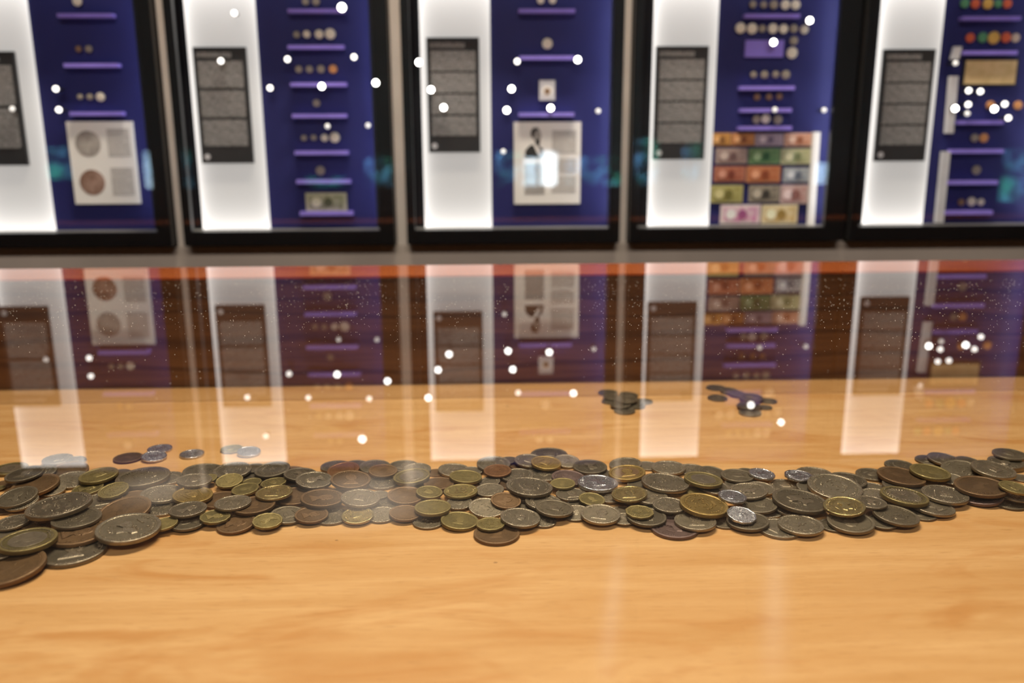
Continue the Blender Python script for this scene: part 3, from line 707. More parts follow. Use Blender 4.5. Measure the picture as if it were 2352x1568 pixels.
COINS = """
tarnished_coin|D|.|-|0.3790|0.6923|-0.1364|0.0000|0.0000|0.0236|0.0019|buried dark coin, fourth dark one from the left inside the heap's right third|coins heaped in a band under the glass
nickel_coin|G|.|-|0.0773|0.6494|-0.1364|0.0000|0.0000|0.0276|0.0022|buried grey coin, seventeenth grey one from the left inside the heap's middle third|coins heaped in a band under the glass
nickel_coin|G|.|-|-0.2013|0.7216|-0.1364|0.0000|0.0000|0.0311|0.0025|large buried grey coin, fourteenth grey one from the left inside the heap's left third|coins heaped in a band under the glass
nickel_coin|G|.|-|0.2180|0.6852|-0.1364|0.0000|0.0000|0.0322|0.0026|large buried grey coin, second grey one from the left inside the heap's right third|coins heaped in a band under the glass
nickel_coin|G|.|-|-0.1621|0.6860|-0.1364|0.0000|0.0000|0.0286|0.0023|buried grey coin, sixteenth grey one from the left inside the heap's left third|coins heaped in a band under the glass
nickel_coin|G|.|-|-0.0515|0.6853|-0.1364|0.0000|0.0000|0.0309|0.0025|buried grey coin, fifth grey one from the left inside the heap's middle third|coins heaped in a band under the glass
copper_coin|B|.|-|-0.1719|0.7223|-0.1346|-0.0800|0.0600|0.0286|0.0023|buried brown coin, first brown one from the left along the heap's back edge|coins heaped in a band under the glass
nickel_coin|G|.|-|0.0318|0.6430|-0.1364|0.0000|0.0000|0.0273|0.0022|buried grey coin, twelfth grey one from the left inside the heap's middle third|coins heaped in a band under the glass
nickel_coin|G|.|-|0.1542|0.6786|-0.1364|0.0000|0.0000|0.0275|0.0022|half-buried grey coin, the rightmost grey one inside the heap's middle third|coins heaped in a band under the glass
nickel_coin|G|.|-|0.1218|0.6557|-0.1364|0.0000|0.0000|0.0220|0.0018|buried grey coin, twentieth grey one from the left inside the heap's middle third|coins heaped in a band under the glass
nickel_coin|G|.|-|0.2212|0.6319|-0.1364|0.0000|0.0000|0.0234|0.0019|buried grey coin, fifth grey one from the left inside the heap's right third|coins heaped in a band under the glass
nickel_coin|G|.|-|-0.1750|0.6441|-0.1364|0.0000|0.0000|0.0294|0.0024|buried grey coin, fifteenth grey one from the left inside the heap's left third|coins heaped in a band under the glass
tarnished_coin|D|.|-|0.1356|0.6374|-0.1353|-0.0573|0.0600|0.0248|0.0020|buried dark coin, third dark one from the left inside the heap's middle third|coins heaped in a band under the glass
copper_coin|B|.|-|-0.0164|0.6658|-0.1364|0.0000|0.0000|0.0231|0.0018|buried brown coin, fourth brown one from the left inside the heap's middle third|coins heaped in a band under the glass
copper_coin|B|.|-|0.0171|0.6975|-0.1364|0.0000|0.0000|0.0246|0.0020|half-buried brown coin, the rightmost brown one inside the heap's middle third|coins heaped in a band under the glass
copper_coin|B|.|-|0.0311|0.7400|-0.1364|0.0000|0.0000|0.0246|0.0020|half-buried brown coin, the rightmost brown one along the heap's back edge|coins heaped in a band under the glass
tarnished_coin|D|.|-|-0.0824|0.6617|-0.1364|0.0000|0.0000|0.0279|0.0022|dark coin, first dark one from the left inside the heap's middle third|coins heaped in a band under the glass
copper_coin|B|.|-|0.3066|0.6191|-0.1364|0.0000|0.0000|0.0218|0.0017|half-buried brown coin, the rightmost brown one along the heap's front edge|coins heaped in a band under the glass
nickel_coin|G|.|-|0.0491|0.7155|-0.1364|0.0000|0.0000|0.0318|0.0026|large grey coin, fifteenth grey one from the left inside the heap's middle third|coins heaped in a band under the glass
copper_coin|B|.|-|-0.3227|0.7073|-0.1364|0.0000|0.0000|0.0197|0.0016|buried brown coin, seventh brown one from the left inside the heap's left third|coins heaped in a band under the glass
tarnished_coin|D|.|-|-0.2315|0.6279|-0.1364|0.0000|0.0000|0.0258|0.0021|buried dark coin, second dark one from the left along the heap's front edge|coins heaped in a band under the glass
nickel_coin|G|.|-|-0.2989|0.5842|-0.1364|0.0000|0.0000|0.0458|0.0037|large grey coin, first grey one from the left along the heap's front edge|coins heaped in a band under the glass
copper_coin|B|.|-|-0.3294|0.5562|-0.1342|0.0710|0.0600|0.0475|0.0038|very large brown coin cut by the left frame edge, nearest of all|coins heaped in a band under the glass
copper_coin|B|.|-|-0.1929|0.6232|-0.1350|0.0667|0.0667|0.0294|0.0024|brown coin, second brown one from the left along the heap's front edge|coins heaped in a band under the glass
tarnished_coin|D|.|-|-0.1565|0.6363|-0.1343|-0.0800|0.0600|0.0278|0.0022|dark coin, third dark one from the left along the heap's front edge|coins heaped in a band under the glass
nickel_coin|G|.|-|-0.1223|0.6363|-0.1364|0.0000|0.0000|0.0279|0.0022|grey coin, fourth grey one from the left along the heap's front edge|coins heaped in a band under the glass
tarnished_coin|D|.|-|-0.2305|0.6250|-0.1341|0.0000|0.0000|0.0259|0.0021|dark coin, first dark one from the left along the heap's front edge|coins heaped in a band under the glass
nickel_coin|G|.|-|-0.0834|0.6361|-0.1351|0.0000|0.1060|0.0236|0.0019|grey coin, fifth grey one from the left along the heap's front edge|coins heaped in a band under the glass
nickel_coin|G|.|-|-0.0461|0.6241|-0.1364|0.0000|0.0000|0.0243|0.0019|grey coin, sixth grey one from the left along the heap's front edge|coins heaped in a band under the glass
copper_coin|B|.|-|0.0064|0.6003|-0.1364|0.0000|0.0000|0.0346|0.0028|large brown coin sticking out farthest at the centre front|coins heaped in a band under the glass
nickel_coin|G|.|-|0.0284|0.6619|-0.1340|0.0011|-0.0100|0.0121|0.0010|small buried grey coin, eleventh grey one from the left inside the heap's middle third|coins heaped in a band under the glass
nickel_coin|G|.|-|0.0425|0.6211|-0.1351|-0.0649|0.0973|0.0207|0.0017|grey coin, eighth grey one from the left along the heap's front edge|coins heaped in a band under the glass
nickel_coin|G|.|-|0.0691|0.6321|-0.1347|0.0662|0.1323|0.0225|0.0018|grey coin, ninth grey one from the left along the heap's front edge|coins heaped in a band under the glass
nickel_coin|G|.|-|0.1066|0.6341|-0.1364|0.0000|0.0000|0.0234|0.0019|buried grey coin, nineteenth grey one from the left inside the heap's middle third|coins heaped in a band under the glass
nickel_coin|G|.|-|0.1050|0.6195|-0.1344|0.0000|0.0600|0.0186|0.0015|small grey coin, eleventh grey one from the left along the heap's front edge|coins heaped in a band under the glass
tarnished_coin|P|.|lion|0.1416|0.6050|-0.1364|0.0000|0.0000|0.0365|0.0029|large purplish dark coin with raised relief sticking out at the front|coins heaped in a band under the glass
tarnished_coin|D|.|-|0.1820|0.6138|-0.1364|0.0000|0.0000|0.0206|0.0016|dark coin, fifth dark one from the left along the heap's front edge|coins heaped in a band under the glass
nickel_coin|G|.|-|0.2205|0.6008|-0.1364|0.0000|0.0000|0.0329|0.0026|large grey coin, thirteenth grey one from the left along the heap's front edge|coins heaped in a band under the glass
tarnished_coin|D|.|-|0.2639|0.6054|-0.1364|0.0000|0.0000|0.0226|0.0018|dark coin, seventh dark one from the left along the heap's front edge|coins heaped in a band under the glass
tarnished_coin|D|.|-|0.4208|0.6389|-0.1364|0.0000|0.0000|0.0249|0.0020|dark coin, the rightmost dark one along the heap's front edge|coins heaped in a band under the glass
tarnished_coin|D|.|-|0.3403|0.6220|-0.1364|0.0000|0.0000|0.0225|0.0018|dark coin, tenth dark one from the left along the heap's front edge|coins heaped in a band under the glass
tarnished_coin|D|.|-|0.3017|0.6062|-0.1346|0.0300|0.0600|0.0220|0.0018|dark coin, ninth dark one from the left along the heap's front edge|coins heaped in a band under the glass
tarnished_coin|D|.|-|0.1381|0.9260|-0.1364|0.0000|0.0000|0.0196|0.0016|dark coin second from left in the left small pile by the rear panel|coins of the left small pile by the rear panel
tarnished_coin|D|.|-|0.1487|0.8915|-0.1364|0.0000|0.0000|0.0230|0.0018|dark coin fifth from left in the left small pile by the rear panel|coins of the left small pile by the rear panel
tarnished_coin|D|.|-|0.2690|0.9727|-0.1364|0.0000|0.0000|0.0228|0.0018|dark coin leftmost in the right small pile by the rear panel|coins of the right small pile by the rear panel
tarnished_coin|D|.|-|0.2607|0.9329|-0.1364|0.0000|0.0000|0.0225|0.0018|dark coin second from left in the right small pile by the rear panel|coins of the right small pile by the rear panel
tarnished_coin|D|.|-|0.2807|0.9556|-0.1352|-0.0736|0.0736|0.0219|0.0018|dark coin third from left in the right small pile by the rear panel|coins of the right small pile by the rear panel
tarnished_coin|D|.|-|0.3033|0.8975|-0.1364|0.0000|0.0000|0.0162|0.0013|dark coin eighth from left in the right small pile by the rear panel|coins of the right small pile by the rear panel
nickel_coin|G|.|-|0.2814|0.8789|-0.1364|0.0000|0.0000|0.0238|0.0019|grey coin sixth from left in the right small pile by the rear panel|coins of the right small pile by the rear panel
copper_coin|B|.|-|-0.3335|0.7724|-0.1364|0.0000|0.0000|0.0260|0.0021|dark brown coin lying alone left of the silver pair behind the heap|loose coins behind the heap
silver_coin|S|.|-|-0.3124|0.7948|-0.1364|0.0000|0.0000|0.0228|0.0022|shiny silver coin, farther one of the touching pair behind the heap|loose coins behind the heap
silver_coin|S|s|-|-0.3091|0.7711|-0.1349|-0.0800|0.0600|0.0226|0.0022|scalloped silver coin, nearer one of the touching pair behind the heap|loose coins behind the heap
silver_coin|S|.|-|-0.2772|0.7797|-0.1364|0.0000|0.0000|0.0222|0.0022|silver coin lying alone right of the touching pair behind the heap|loose coins behind the heap
brass_coin|Y|p|-|-0.2434|0.7917|-0.1364|0.0000|0.0000|0.0213|0.0021|many-sided olive coin half under the second white panel reflection|loose coins behind the heap
silver_coin|S|.|-|-0.2244|0.7808|-0.1352|-0.0800|0.0747|0.0215|0.0021|pale silver coin seen inside the second white panel reflection behind the heap|loose coins behind the heap
brass_coin|Y|.|-|-0.3971|0.7569|-0.1364|0.0000|0.0000|0.0150|0.0015|buried dull brass coin, second dull brass from the left inside the heap's left third|coins heaped in a band under the glass
nickel_coin|G|.|-|-0.3954|0.7671|-0.1347|0.0000|0.0000|0.0263|0.0021|grey coin, first grey one from the left along the heap's back edge|coins heaped in a band under the glass
nickel_coin|G|.|-|-0.3755|0.7604|-0.1330|-0.0800|0.0600|0.0175|0.0014|small grey coin, second grey one from the left along the heap's back edge|coins heaped in a band under the glass
copper_coin|B|.|-|-0.3705|0.7378|-0.1340|-0.0800|0.1297|0.0302|0.0024|brown coin, fifth brown one from the left inside the heap's left third|coins heaped in a band under the glass
copper_coin|B|.|-|-0.4149|0.7152|-0.1364|0.0000|0.0000|0.0189|0.0015|small buried brown coin, second brown one from the left inside the heap's left third|coins heaped in a band under the glass
nickel_coin|G|.|-|-0.3585|0.7163|-0.1346|-0.0670|0.0972|0.0304|0.0024|grey coin, eighth grey one from the left inside the heap's left third|coins heaped in a band under the glass
tarnished_coin|D|.|-|-0.3248|0.7286|-0.1347|0.0000|-0.0100|0.0227|0.0018|buried dark coin, second dark one from the left along the heap's back edge|coins heaped in a band under the glass
nickel_coin|G|.|-|-0.2797|0.7199|-0.1364|0.0000|0.0000|0.0297|0.0024|grey coin, third grey one from the left along the heap's back edge|coins heaped in a band under the glass
brass_coin|Y|s|-|-0.3374|0.6968|-0.1353|0.0653|0.0600|0.0255|0.0025|scalloped dull brass coin, third dull brass one from the left inside the heap's left third|coins heaped in a band under the glass
nickel_coin|G|.|-|-0.3143|0.6737|-0.1364|0.0000|0.0000|0.0351|0.0028|large grey coin, second grey one from the left along the heap's front edge|coins heaped in a band under the glass
nickel_coin|G|.|-|-0.3660|0.6953|-0.1338|-0.0293|0.1600|0.0213|0.0017|grey coin, sixth grey one from the left inside the heap's left third|coins heaped in a band under the glass
copper_coin|B|.|-|-0.2895|0.6773|-0.1339|-0.0800|0.0000|0.0226|0.0018|buried brown coin, ninth brown one from the left inside the heap's left third|coins heaped in a band under the glass
nickel_coin|G|.|-|-0.2613|0.6577|-0.1364|0.0000|0.0000|0.0291|0.0023|grey coin, ninth grey one from the left inside the heap's left third|coins heaped in a band under the glass
copper_coin|B|.|-|-0.3476|0.6361|-0.1364|0.0000|0.0000|0.0281|0.0022|brown coin, fourth brown one from the left inside the heap's left third|coins heaped in a band under the glass
copper_coin|B|.|-|-0.3043|0.6056|-0.1325|0.0000|0.0000|0.0415|0.0033|large brown coin, sixth brown one from the left inside the heap's left third|coins heaped in a band under the glass
brass_coin|Y|.|-|-0.2461|0.6194|-0.1320|0.0800|0.0600|0.0204|0.0020|dull brass coin, first dull brass one from the left along the heap's front edge|coins heaped in a band under the glass
nickel_coin|G|.|-|-0.3642|0.6169|-0.1364|0.0000|0.0000|0.0157|0.0013|small buried grey coin, second grey one from the left inside the heap's left third|coins heaped in a band under the glass
nickel_coin|G|.|-|-0.3418|0.5716|-0.1300|0.0710|0.0600|0.0147|0.0012|small buried grey coin, first grey one from the left inside the heap's left third|coins heaped in a band under the glass
copper_coin|B|.|-|-0.3871|0.6605|-0.1364|0.0000|0.0000|0.0167|0.0013|small buried brown coin, first brown one from the left inside the heap's left third|coins heaped in a band under the glass
brass_coin|Y|.|-|-0.4138|0.7038|-0.1348|0.0000|0.0600|0.0084|0.0008|buried dull brass coin, first dull brass from the left inside the heap's left third|coins heaped in a band under the glass
tarnished_coin|D|.|-|-0.2497|0.7287|-0.1349|-0.0781|0.0000|0.0371|0.0030|large dark coin, fourth dark one from the left along the heap's back edge|coins heaped in a band under the glass
tarnished_coin|D|.|-|-0.2083|0.7359|-0.1337|0.0000|0.0000|0.0206|0.0016|buried dark coin, fifth dark one from the left along the heap's back edge|coins heaped in a band under the glass
copper_coin|B|.|-|-0.1842|0.6981|-0.1346|0.0800|-0.0100|0.0220|0.0018|buried brown coin, twelfth brown one from the left inside the heap's left third|coins heaped in a band under the glass
tarnished_coin|D|.|-|-0.1365|0.7421|-0.1364|0.0000|0.0000|0.0275|0.0022|dark coin, eighth dark one from the left along the heap's back edge|coins heaped in a band under the glass
tarnished_coin|D|.|-|-0.1171|0.7405|-0.1344|-0.0800|0.0267|0.0216|0.0017|buried dark coin, ninth dark one from the left along the heap's back edge|coins heaped in a band under the glass
copper_coin|B|.|-|-0.2189|0.6718|-0.1364|0.0000|0.0000|0.0326|0.0026|large brown coin, tenth brown one from the left inside the heap's left third|coins heaped in a band under the glass
copper_coin|B|.|-|-0.1589|0.6710|-0.1339|-0.0150|0.0600|0.0311|0.0025|large brown coin, thirteenth brown one from the left inside the heap's left third|coins heaped in a band under the glass
nickel_coin|G|.|-|-0.1224|0.6872|-0.1364|0.0000|0.0000|0.0163|0.0013|small buried grey coin, first grey one from the left inside the heap's middle third|coins heaped in a band under the glass
brass_coin|Y|s|-|-0.1686|0.6212|-0.1319|-0.0434|0.0892|0.0228|0.0022|scalloped dull brass coin, third dull brass one from the left along the heap's front edge|coins heaped in a band under the glass
copper_coin|B|.|-|-0.1375|0.6331|-0.1330|-0.0408|0.0600|0.0258|0.0021|brown coin, third brown one from the left along the heap's front edge|coins heaped in a band under the glass
brass_coin|K|.|-|-0.1014|0.6315|-0.1334|-0.0048|0.1024|0.0248|0.0020|bright brass coin, the only bright brass one along the heap's front edge|coins heaped in a band under the glass
tarnished_coin|D|.|-|-0.0757|0.7407|-0.1364|0.0000|0.0000|0.0267|0.0021|dark coin, eleventh dark one from the left along the heap's back edge|coins heaped in a band under the glass
nickel_coin|G|.|-|-0.0897|0.6727|-0.1339|0.0000|0.0000|0.0160|0.0013|small buried grey coin, third grey one from the left inside the heap's middle third|coins heaped in a band under the glass
copper_coin|B|.|-|-0.0647|0.6340|-0.1332|-0.0491|0.0600|0.0250|0.0020|brown coin, fourth brown one from the left along the heap's front edge|coins heaped in a band under the glass
copper_coin|B|.|-|-0.0457|0.7252|-0.1364|0.0000|0.0000|0.0164|0.0013|small buried brown coin, third brown one from the left along the heap's back edge|coins heaped in a band under the glass
nickel_coin|G|.|-|-0.0295|0.7257|-0.1353|-0.0691|0.0230|0.0287|0.0023|grey coin, sixth grey one from the left along the heap's back edge|coins heaped in a band under the glass
nickel_coin|G|.|-|-0.0129|0.7220|-0.1340|-0.0800|0.0261|0.0171|0.0014|small buried grey coin, seventh grey one from the left along the heap's back edge|coins heaped in a band under the glass
tarnished_coin|D|.|-|0.0183|0.7461|-0.1342|0.0800|-0.0100|0.0177|0.0014|small buried dark coin, twelfth dark one from the left along the heap's back edge|coins heaped in a band under the glass
copper_coin|B|.|-|-0.0412|0.6926|-0.1337|0.0000|0.0000|0.0259|0.0021|brown coin, third brown one from the left inside the heap's middle third|coins heaped in a band under the glass
nickel_coin|G|.|-|0.0018|0.6976|-0.1343|0.0800|0.0267|0.0186|0.0015|small grey coin, eighth grey one from the left inside the heap's middle third|coins heaped in a band under the glass
nickel_coin|G|.|-|-0.0229|0.6541|-0.1344|0.0225|0.0600|0.0216|0.0017|grey coin, sixth grey one from the left inside the heap's middle third|coins heaped in a band under the glass
brass_coin|Y|.|-|-0.0220|0.6209|-0.1351|-0.0789|0.0296|0.0292|0.0029|dull brass coin, the rightmost dull brass one along the heap's front edge|coins heaped in a band under the glass
nickel_coin|G|.|-|-0.0010|0.6429|-0.1342|-0.0800|0.1271|0.0287|0.0023|grey coin, seventh grey one from the left inside the heap's middle third|coins heaped in a band under the glass
nickel_coin|G|.|-|0.0258|0.7075|-0.1338|0.0200|0.0200|0.0289|0.0023|grey coin, tenth grey one from the left inside the heap's middle third|coins heaped in a band under the glass
tarnished_coin|D|.|-|0.0576|0.7619|-0.1364|0.0000|0.0000|0.0344|0.0027|large dark coin, thirteenth dark one from the left along the heap's back edge|coins heaped in a band under the glass
nickel_coin|G|.|-|0.1437|0.7325|-0.1364|0.0000|0.0000|0.0208|0.0017|buried grey coin, thirteenth grey one from the left along the heap's back edge|coins heaped in a band under the glass
nickel_coin|G|.|-|0.1064|0.7130|-0.1364|0.0000|0.0000|0.0211|0.0017|buried grey coin, eleventh grey one from the left along the heap's back edge|coins heaped in a band under the glass
nickel_coin|G|.|-|0.0689|0.6663|-0.1340|0.0122|-0.0100|0.0255|0.0020|grey coin, sixteenth grey one from the left inside the heap's middle third|coins heaped in a band under the glass
nickel_coin|G|.|-|0.1298|0.6862|-0.1348|0.0800|-0.0100|0.0227|0.0018|buried grey coin, twenty-first grey one from the left inside the heap's middle third|coins heaped in a band under the glass
nickel_coin|G|.|-|0.0448|0.6509|-0.1338|-0.0800|0.0156|0.0298|0.0024|grey coin, fourteenth grey one from the left inside the heap's middle third|coins heaped in a band under the glass
nickel_coin|G|.|-|0.0874|0.6230|-0.1323|-0.0117|0.0659|0.0308|0.0025|grey coin, tenth grey one from the left along the heap's front edge|coins heaped in a band under the glass
tarnished_coin|D|.|-|0.1222|0.6177|-0.1327|-0.0167|0.0292|0.0306|0.0024|dark coin, fourth dark one from the left along the heap's front edge|coins heaped in a band under the glass
nickel_coin|G|.|-|0.1814|0.7214|-0.1364|0.0000|0.0000|0.0255|0.0020|grey coin, fifteenth grey one from the left along the heap's back edge|coins heaped in a band under the glass
tarnished_coin|D|.|-|0.1968|0.7105|-0.1347|-0.0800|0.0600|0.0243|0.0019|dark coin, fifteenth dark one from the left along the heap's back edge|coins heaped in a band under the glass
nickel_coin|G|.|-|0.1581|0.6093|-0.1332|0.0000|0.0000|0.0317|0.0025|large grey coin, twelfth grey one from the left along the heap's front edge|coins heaped in a band under the glass
brass_coin|Y|.|-|0.1730|0.6696|-0.1346|-0.0800|0.0600|0.0169|0.0017|buried dull brass coin, first dull brass from the left inside the heap's right third|coins heaped in a band under the glass
tarnished_coin|D|.|-|0.2293|0.7149|-0.1364|0.0000|0.0000|0.0172|0.0014|small buried dark coin, seventeenth dark one from the left along the heap's back edge|coins heaped in a band under the glass
nickel_coin|G|.|-|0.2860|0.7054|-0.1364|0.0000|0.0000|0.0316|0.0025|large grey coin, sixteenth grey one from the left along the heap's back edge|coins heaped in a band under the glass
nickel_coin|G|.|-|0.2522|0.6821|-0.1364|0.0000|0.0000|0.0267|0.0021|grey coin, sixth grey one from the left inside the heap's right third|coins heaped in a band under the glass
nickel_coin|G|.|-|0.2362|0.6001|-0.1335|0.0000|0.0000|0.0336|0.0027|large grey coin, the rightmost grey one along the heap's front edge|coins heaped in a band under the glass
nickel_coin|G|.|-|0.2391|0.6312|-0.1347|-0.0800|0.0400|0.0249|0.0020|grey coin, seventh grey one from the left inside the heap's right third|coins heaped in a band under the glass
tarnished_coin|D|.|-|0.2759|0.6035|-0.1334|0.0248|0.0600|0.0344|0.0028|large dark coin, eighth dark one from the left along the heap's front edge|coins heaped in a band under the glass
tarnished_coin|D|.|-|0.3703|0.7240|-0.1364|0.0000|0.0000|0.0250|0.0020|dark coin, twentieth dark one from the left along the heap's back edge|coins heaped in a band under the glass
tarnished_coin|D|.|-|0.4031|0.7352|-0.1364|0.0000|0.0000|0.0238|0.0019|dark coin, twenty-first dark one from the left along the heap's back edge|coins heaped in a band under the glass
tarnished_coin|D|.|-|0.4145|0.7301|-0.1342|-0.0800|0.0600|0.0292|0.0023|dark coin, twenty-second dark one from the left along the heap's back edge|coins heaped in a band under the glass
tarnished_coin|D|.|-|0.4327|0.7227|-0.1336|-0.0800|0.0600|0.0227|0.0018|buried dark coin, twenty-third dark one from the left along the heap's back edge|coins heaped in a band under the glass
nickel_coin|G|.|-|0.3230|0.6737|-0.1364|0.0000|0.0000|0.0242|0.0019|buried grey coin, tenth grey one from the left inside the heap's right third|coins heaped in a band under the glass
nickel_coin|G|.|-|0.3178|0.6527|-0.1351|0.0223|0.0893|0.0285|0.0023|grey coin, eleventh grey one from the left inside the heap's right third|coins heaped in a band under the glass
tarnished_coin|P|.|-|0.4016|0.6491|-0.1348|0.0800|-0.0100|0.0348|0.0028|large purplish dark coin, second purplish dark one from the left along the heap's front edge|coins heaped in a band under the glass
nickel_coin|G|.|-|0.3524|0.6295|-0.1345|-0.0800|-0.0100|0.0331|0.0027|large grey coin, thirteenth grey one from the left inside the heap's right third|coins heaped in a band under the glass
tarnished_coin|D|.|-|0.3140|0.6110|-0.1321|-0.0800|0.0417|0.0342|0.0027|large dark coin, third dark one from the left inside the heap's right third|coins heaped in a band under the glass
tarnished_coin|D|.|-|0.1401|0.9589|-0.1364|0.0000|0.0000|0.0230|0.0018|dark coin leftmost in the left small pile by the rear panel|coins of the left small pile by the rear panel
tarnished_coin|D|.|-|0.1415|0.9355|-0.1346|0.0000|0.0000|0.0203|0.0016|dark coin third from left in the left small pile by the rear panel|coins of the left small pile by the rear panel
tarnished_coin|D|.|-|0.1611|0.9403|-0.1335|-0.0800|0.0000|0.0215|0.0017|dark coin seventh from left in the left small pile by the rear panel|coins of the left small pile by the rear panel
nickel_coin|G|.|-|0.1757|0.9243|-0.1364|0.0000|0.0000|0.0196|0.0016|grey coin rightmost in the left small pile by the rear panel|coins of the left small pile by the rear panel
tarnished_coin|D|.|-|0.1640|0.9079|-0.1355|0.0670|0.0600|0.0203|0.0016|dark coin eighth from left in the left small pile by the rear panel|coins of the left small pile by the rear panel
tarnished_coin|D|.|-|0.2857|0.9430|-0.1345|-0.0736|0.0736|0.0201|0.0016|dark coin fourth from left in the right small pile by the rear panel|coins of the right small pile by the rear panel
tarnished_coin|D|.|-|0.3145|0.9198|-0.1364|0.0000|0.0000|0.0191|0.0015|dark coin rightmost in the right small pile by the rear panel|coins of the right small pile by the rear panel
bimetal_coin|M|.|-|-0.4283|0.7475|-0.1364|0.0000|0.0000|0.0295|0.0029|two-tone coin, the only two-tone one along the heap's back edge|coins heaped in a band under the glass
nickel_coin|G|.|-|-0.3892|0.7293|-0.1317|0.0800|0.1600|0.0217|0.0017|grey coin, fifth grey one from the left inside the heap's left third|coins heaped in a band under the glass
copper_coin|B|.|-|-0.3805|0.6963|-0.1316|0.0800|0.1054|0.0387|0.0031|large brown coin, third brown one from the left inside the heap's left third|coins heaped in a band under the glass
brass_coin|Y|.|-|-0.3358|0.7158|-0.1313|0.0489|0.0393|0.0318|0.0031|large dull brass coin, the only dull brass one along the heap's back edge|coins heaped in a band under the glass
tarnished_coin|D|.|-|-0.2960|0.7106|-0.1318|0.0314|-0.0100|0.0443|0.0036|large dark coin, third dark one from the left along the heap's back edge|coins heaped in a band under the glass
brass_coin|Y|s|-|-0.3087|0.6805|-0.1299|0.0800|0.1600|0.0246|0.0024|scalloped dull brass coin, fourth dull brass one from the left inside the heap's left third|coins heaped in a band under the glass
nickel_coin|G|.|-|-0.2681|0.6780|-0.1330|-0.0515|-0.0038|0.0348|0.0028|large grey coin, tenth grey one from the left inside the heap's left third|coins heaped in a band under the glass
nickel_coin|G|.|-|-0.3757|0.6649|-0.1318|0.0663|0.1600|0.0257|0.0021|grey coin, fourth grey one from the left inside the heap's left third|coins heaped in a band under the glass
copper_coin|B|.|-|-0.2860|0.6453|-0.1328|0.0800|0.1545|0.0406|0.0032|large brown coin, eighth brown one from the left inside the heap's left third|coins heaped in a band under the glass
nickel_coin|G|.|-|-0.3659|0.6315|-0.1342|0.0684|0.0195|0.0266|0.0021|grey coin, third grey one from the left inside the heap's left third|coins heaped in a band under the glass
tarnished_coin|D|.|-|-0.3133|0.6239|-0.1289|0.0000|0.0000|0.0355|0.0028|large dark coin, second dark one from the left inside the heap's left third|coins heaped in a band under the glass
nickel_coin|G|.|lion|-0.2671|0.6053|-0.1294|-0.0435|0.0353|0.0456|0.0037|large grey coin with embossed beast at the heap front, left end|coins heaped in a band under the glass
bimetal_coin|M|.|-|-0.3303|0.5849|-0.1280|-0.0009|-0.0100|0.0389|0.0038|large two-tone coin, the only two-tone one along the heap's front edge|coins heaped in a band under the glass
nickel_coin|G|.|-|-0.2239|0.7248|-0.1319|0.0117|0.0600|0.0325|0.0026|large grey coin, fourth grey one from the left along the heap's back edge|coins heaped in a band under the glass
tarnished_coin|D|.|-|-0.1886|0.7234|-0.1310|0.0601|0.0600|0.0308|0.0025|dark coin, sixth dark one from the left along the heap's back edge|coins heaped in a band under the glass
brass_coin|Y|.|-|-0.2015|0.7015|-0.1335|0.0725|0.0600|0.0173|0.0017|buried dull brass coin, eighth dull brass from the left inside the heap's left third|coins heaped in a band under the glass
brass_coin|Y|s|-|-0.1814|0.6966|-0.1323|0.0800|-0.0100|0.0219|0.0022|scalloped dull brass coin, the rightmost dull brass one inside the heap's left third|coins heaped in a band under the glass
tarnished_coin|D|.|-|-0.1612|0.7087|-0.1299|-0.0800|-0.0100|0.0283|0.0023|dark coin, seventh dark one from the left along the heap's back edge|coins heaped in a band under the glass
copper_coin|B|.|-|-0.1860|0.6479|-0.1311|0.0156|-0.0100|0.0341|0.0027|large brown coin, eleventh brown one from the left inside the heap's left third|coins heaped in a band under the glass
copper_coin|B|.|-|-0.1333|0.6573|-0.1302|-0.0583|-0.0100|0.0346|0.0028|large brown coin, the rightmost brown one inside the heap's left third|coins heaped in a band under the glass
nickel_coin|G|.|-|-0.1022|0.6542|-0.1291|-0.0800|0.0261|0.0312|0.0025|large grey coin, second grey one from the left inside the heap's middle third|coins heaped in a band under the glass
brass_coin|Y|s|-|-0.2108|0.6299|-0.1318|-0.0405|0.0310|0.0232|0.0023|scalloped dull brass coin, second dull brass one from the left along the heap's front edge|coins heaped in a band under the glass
brass_coin|Y|.|-|-0.2388|0.7073|-0.1311|0.0800|0.1600|0.0135|0.0013|buried dull brass coin, fifth dull brass from the left inside the heap's left third|coins heaped in a band under the glass
tarnished_coin|D|.|-|-0.1000|0.7323|-0.1334|-0.0424|0.0600|0.0280|0.0022|dark coin, tenth dark one from the left along the heap's back edge|coins heaped in a band under the glass
nickel_coin|G|.|-|-0.0622|0.7272|-0.1342|-0.0192|0.0600|0.0246|0.0020|grey coin, fifth grey one from the left along the heap's back edge|coins heaped in a band under the glass
nickel_coin|G|.|-|-0.0898|0.7028|-0.1364|0.0000|0.0000|0.0274|0.0022|grey coin, fourth grey one from the left inside the heap's middle third|coins heaped in a band under the glass
copper_coin|B|.|-|-0.0672|0.6674|-0.1332|-0.0443|0.0600|0.0303|0.0024|brown coin, second brown one from the left inside the heap's middle third|coins heaped in a band under the glass
brass_coin|Y|.|-|-0.0433|0.6368|-0.1308|-0.0069|-0.0100|0.0287|0.0028|dull brass coin, second dull brass one from the left inside the heap's middle third|coins heaped in a band under the glass
nickel_coin|G|.|-|0.0056|0.7326|-0.1325|-0.0116|0.0600|0.0302|0.0024|grey coin, eighth grey one from the left along the heap's back edge|coins heaped in a band under the glass
nickel_coin|G|.|-|0.0017|0.6771|-0.1334|0.0416|0.0600|0.0240|0.0019|grey coin, ninth grey one from the left inside the heap's middle third|coins heaped in a band under the glass
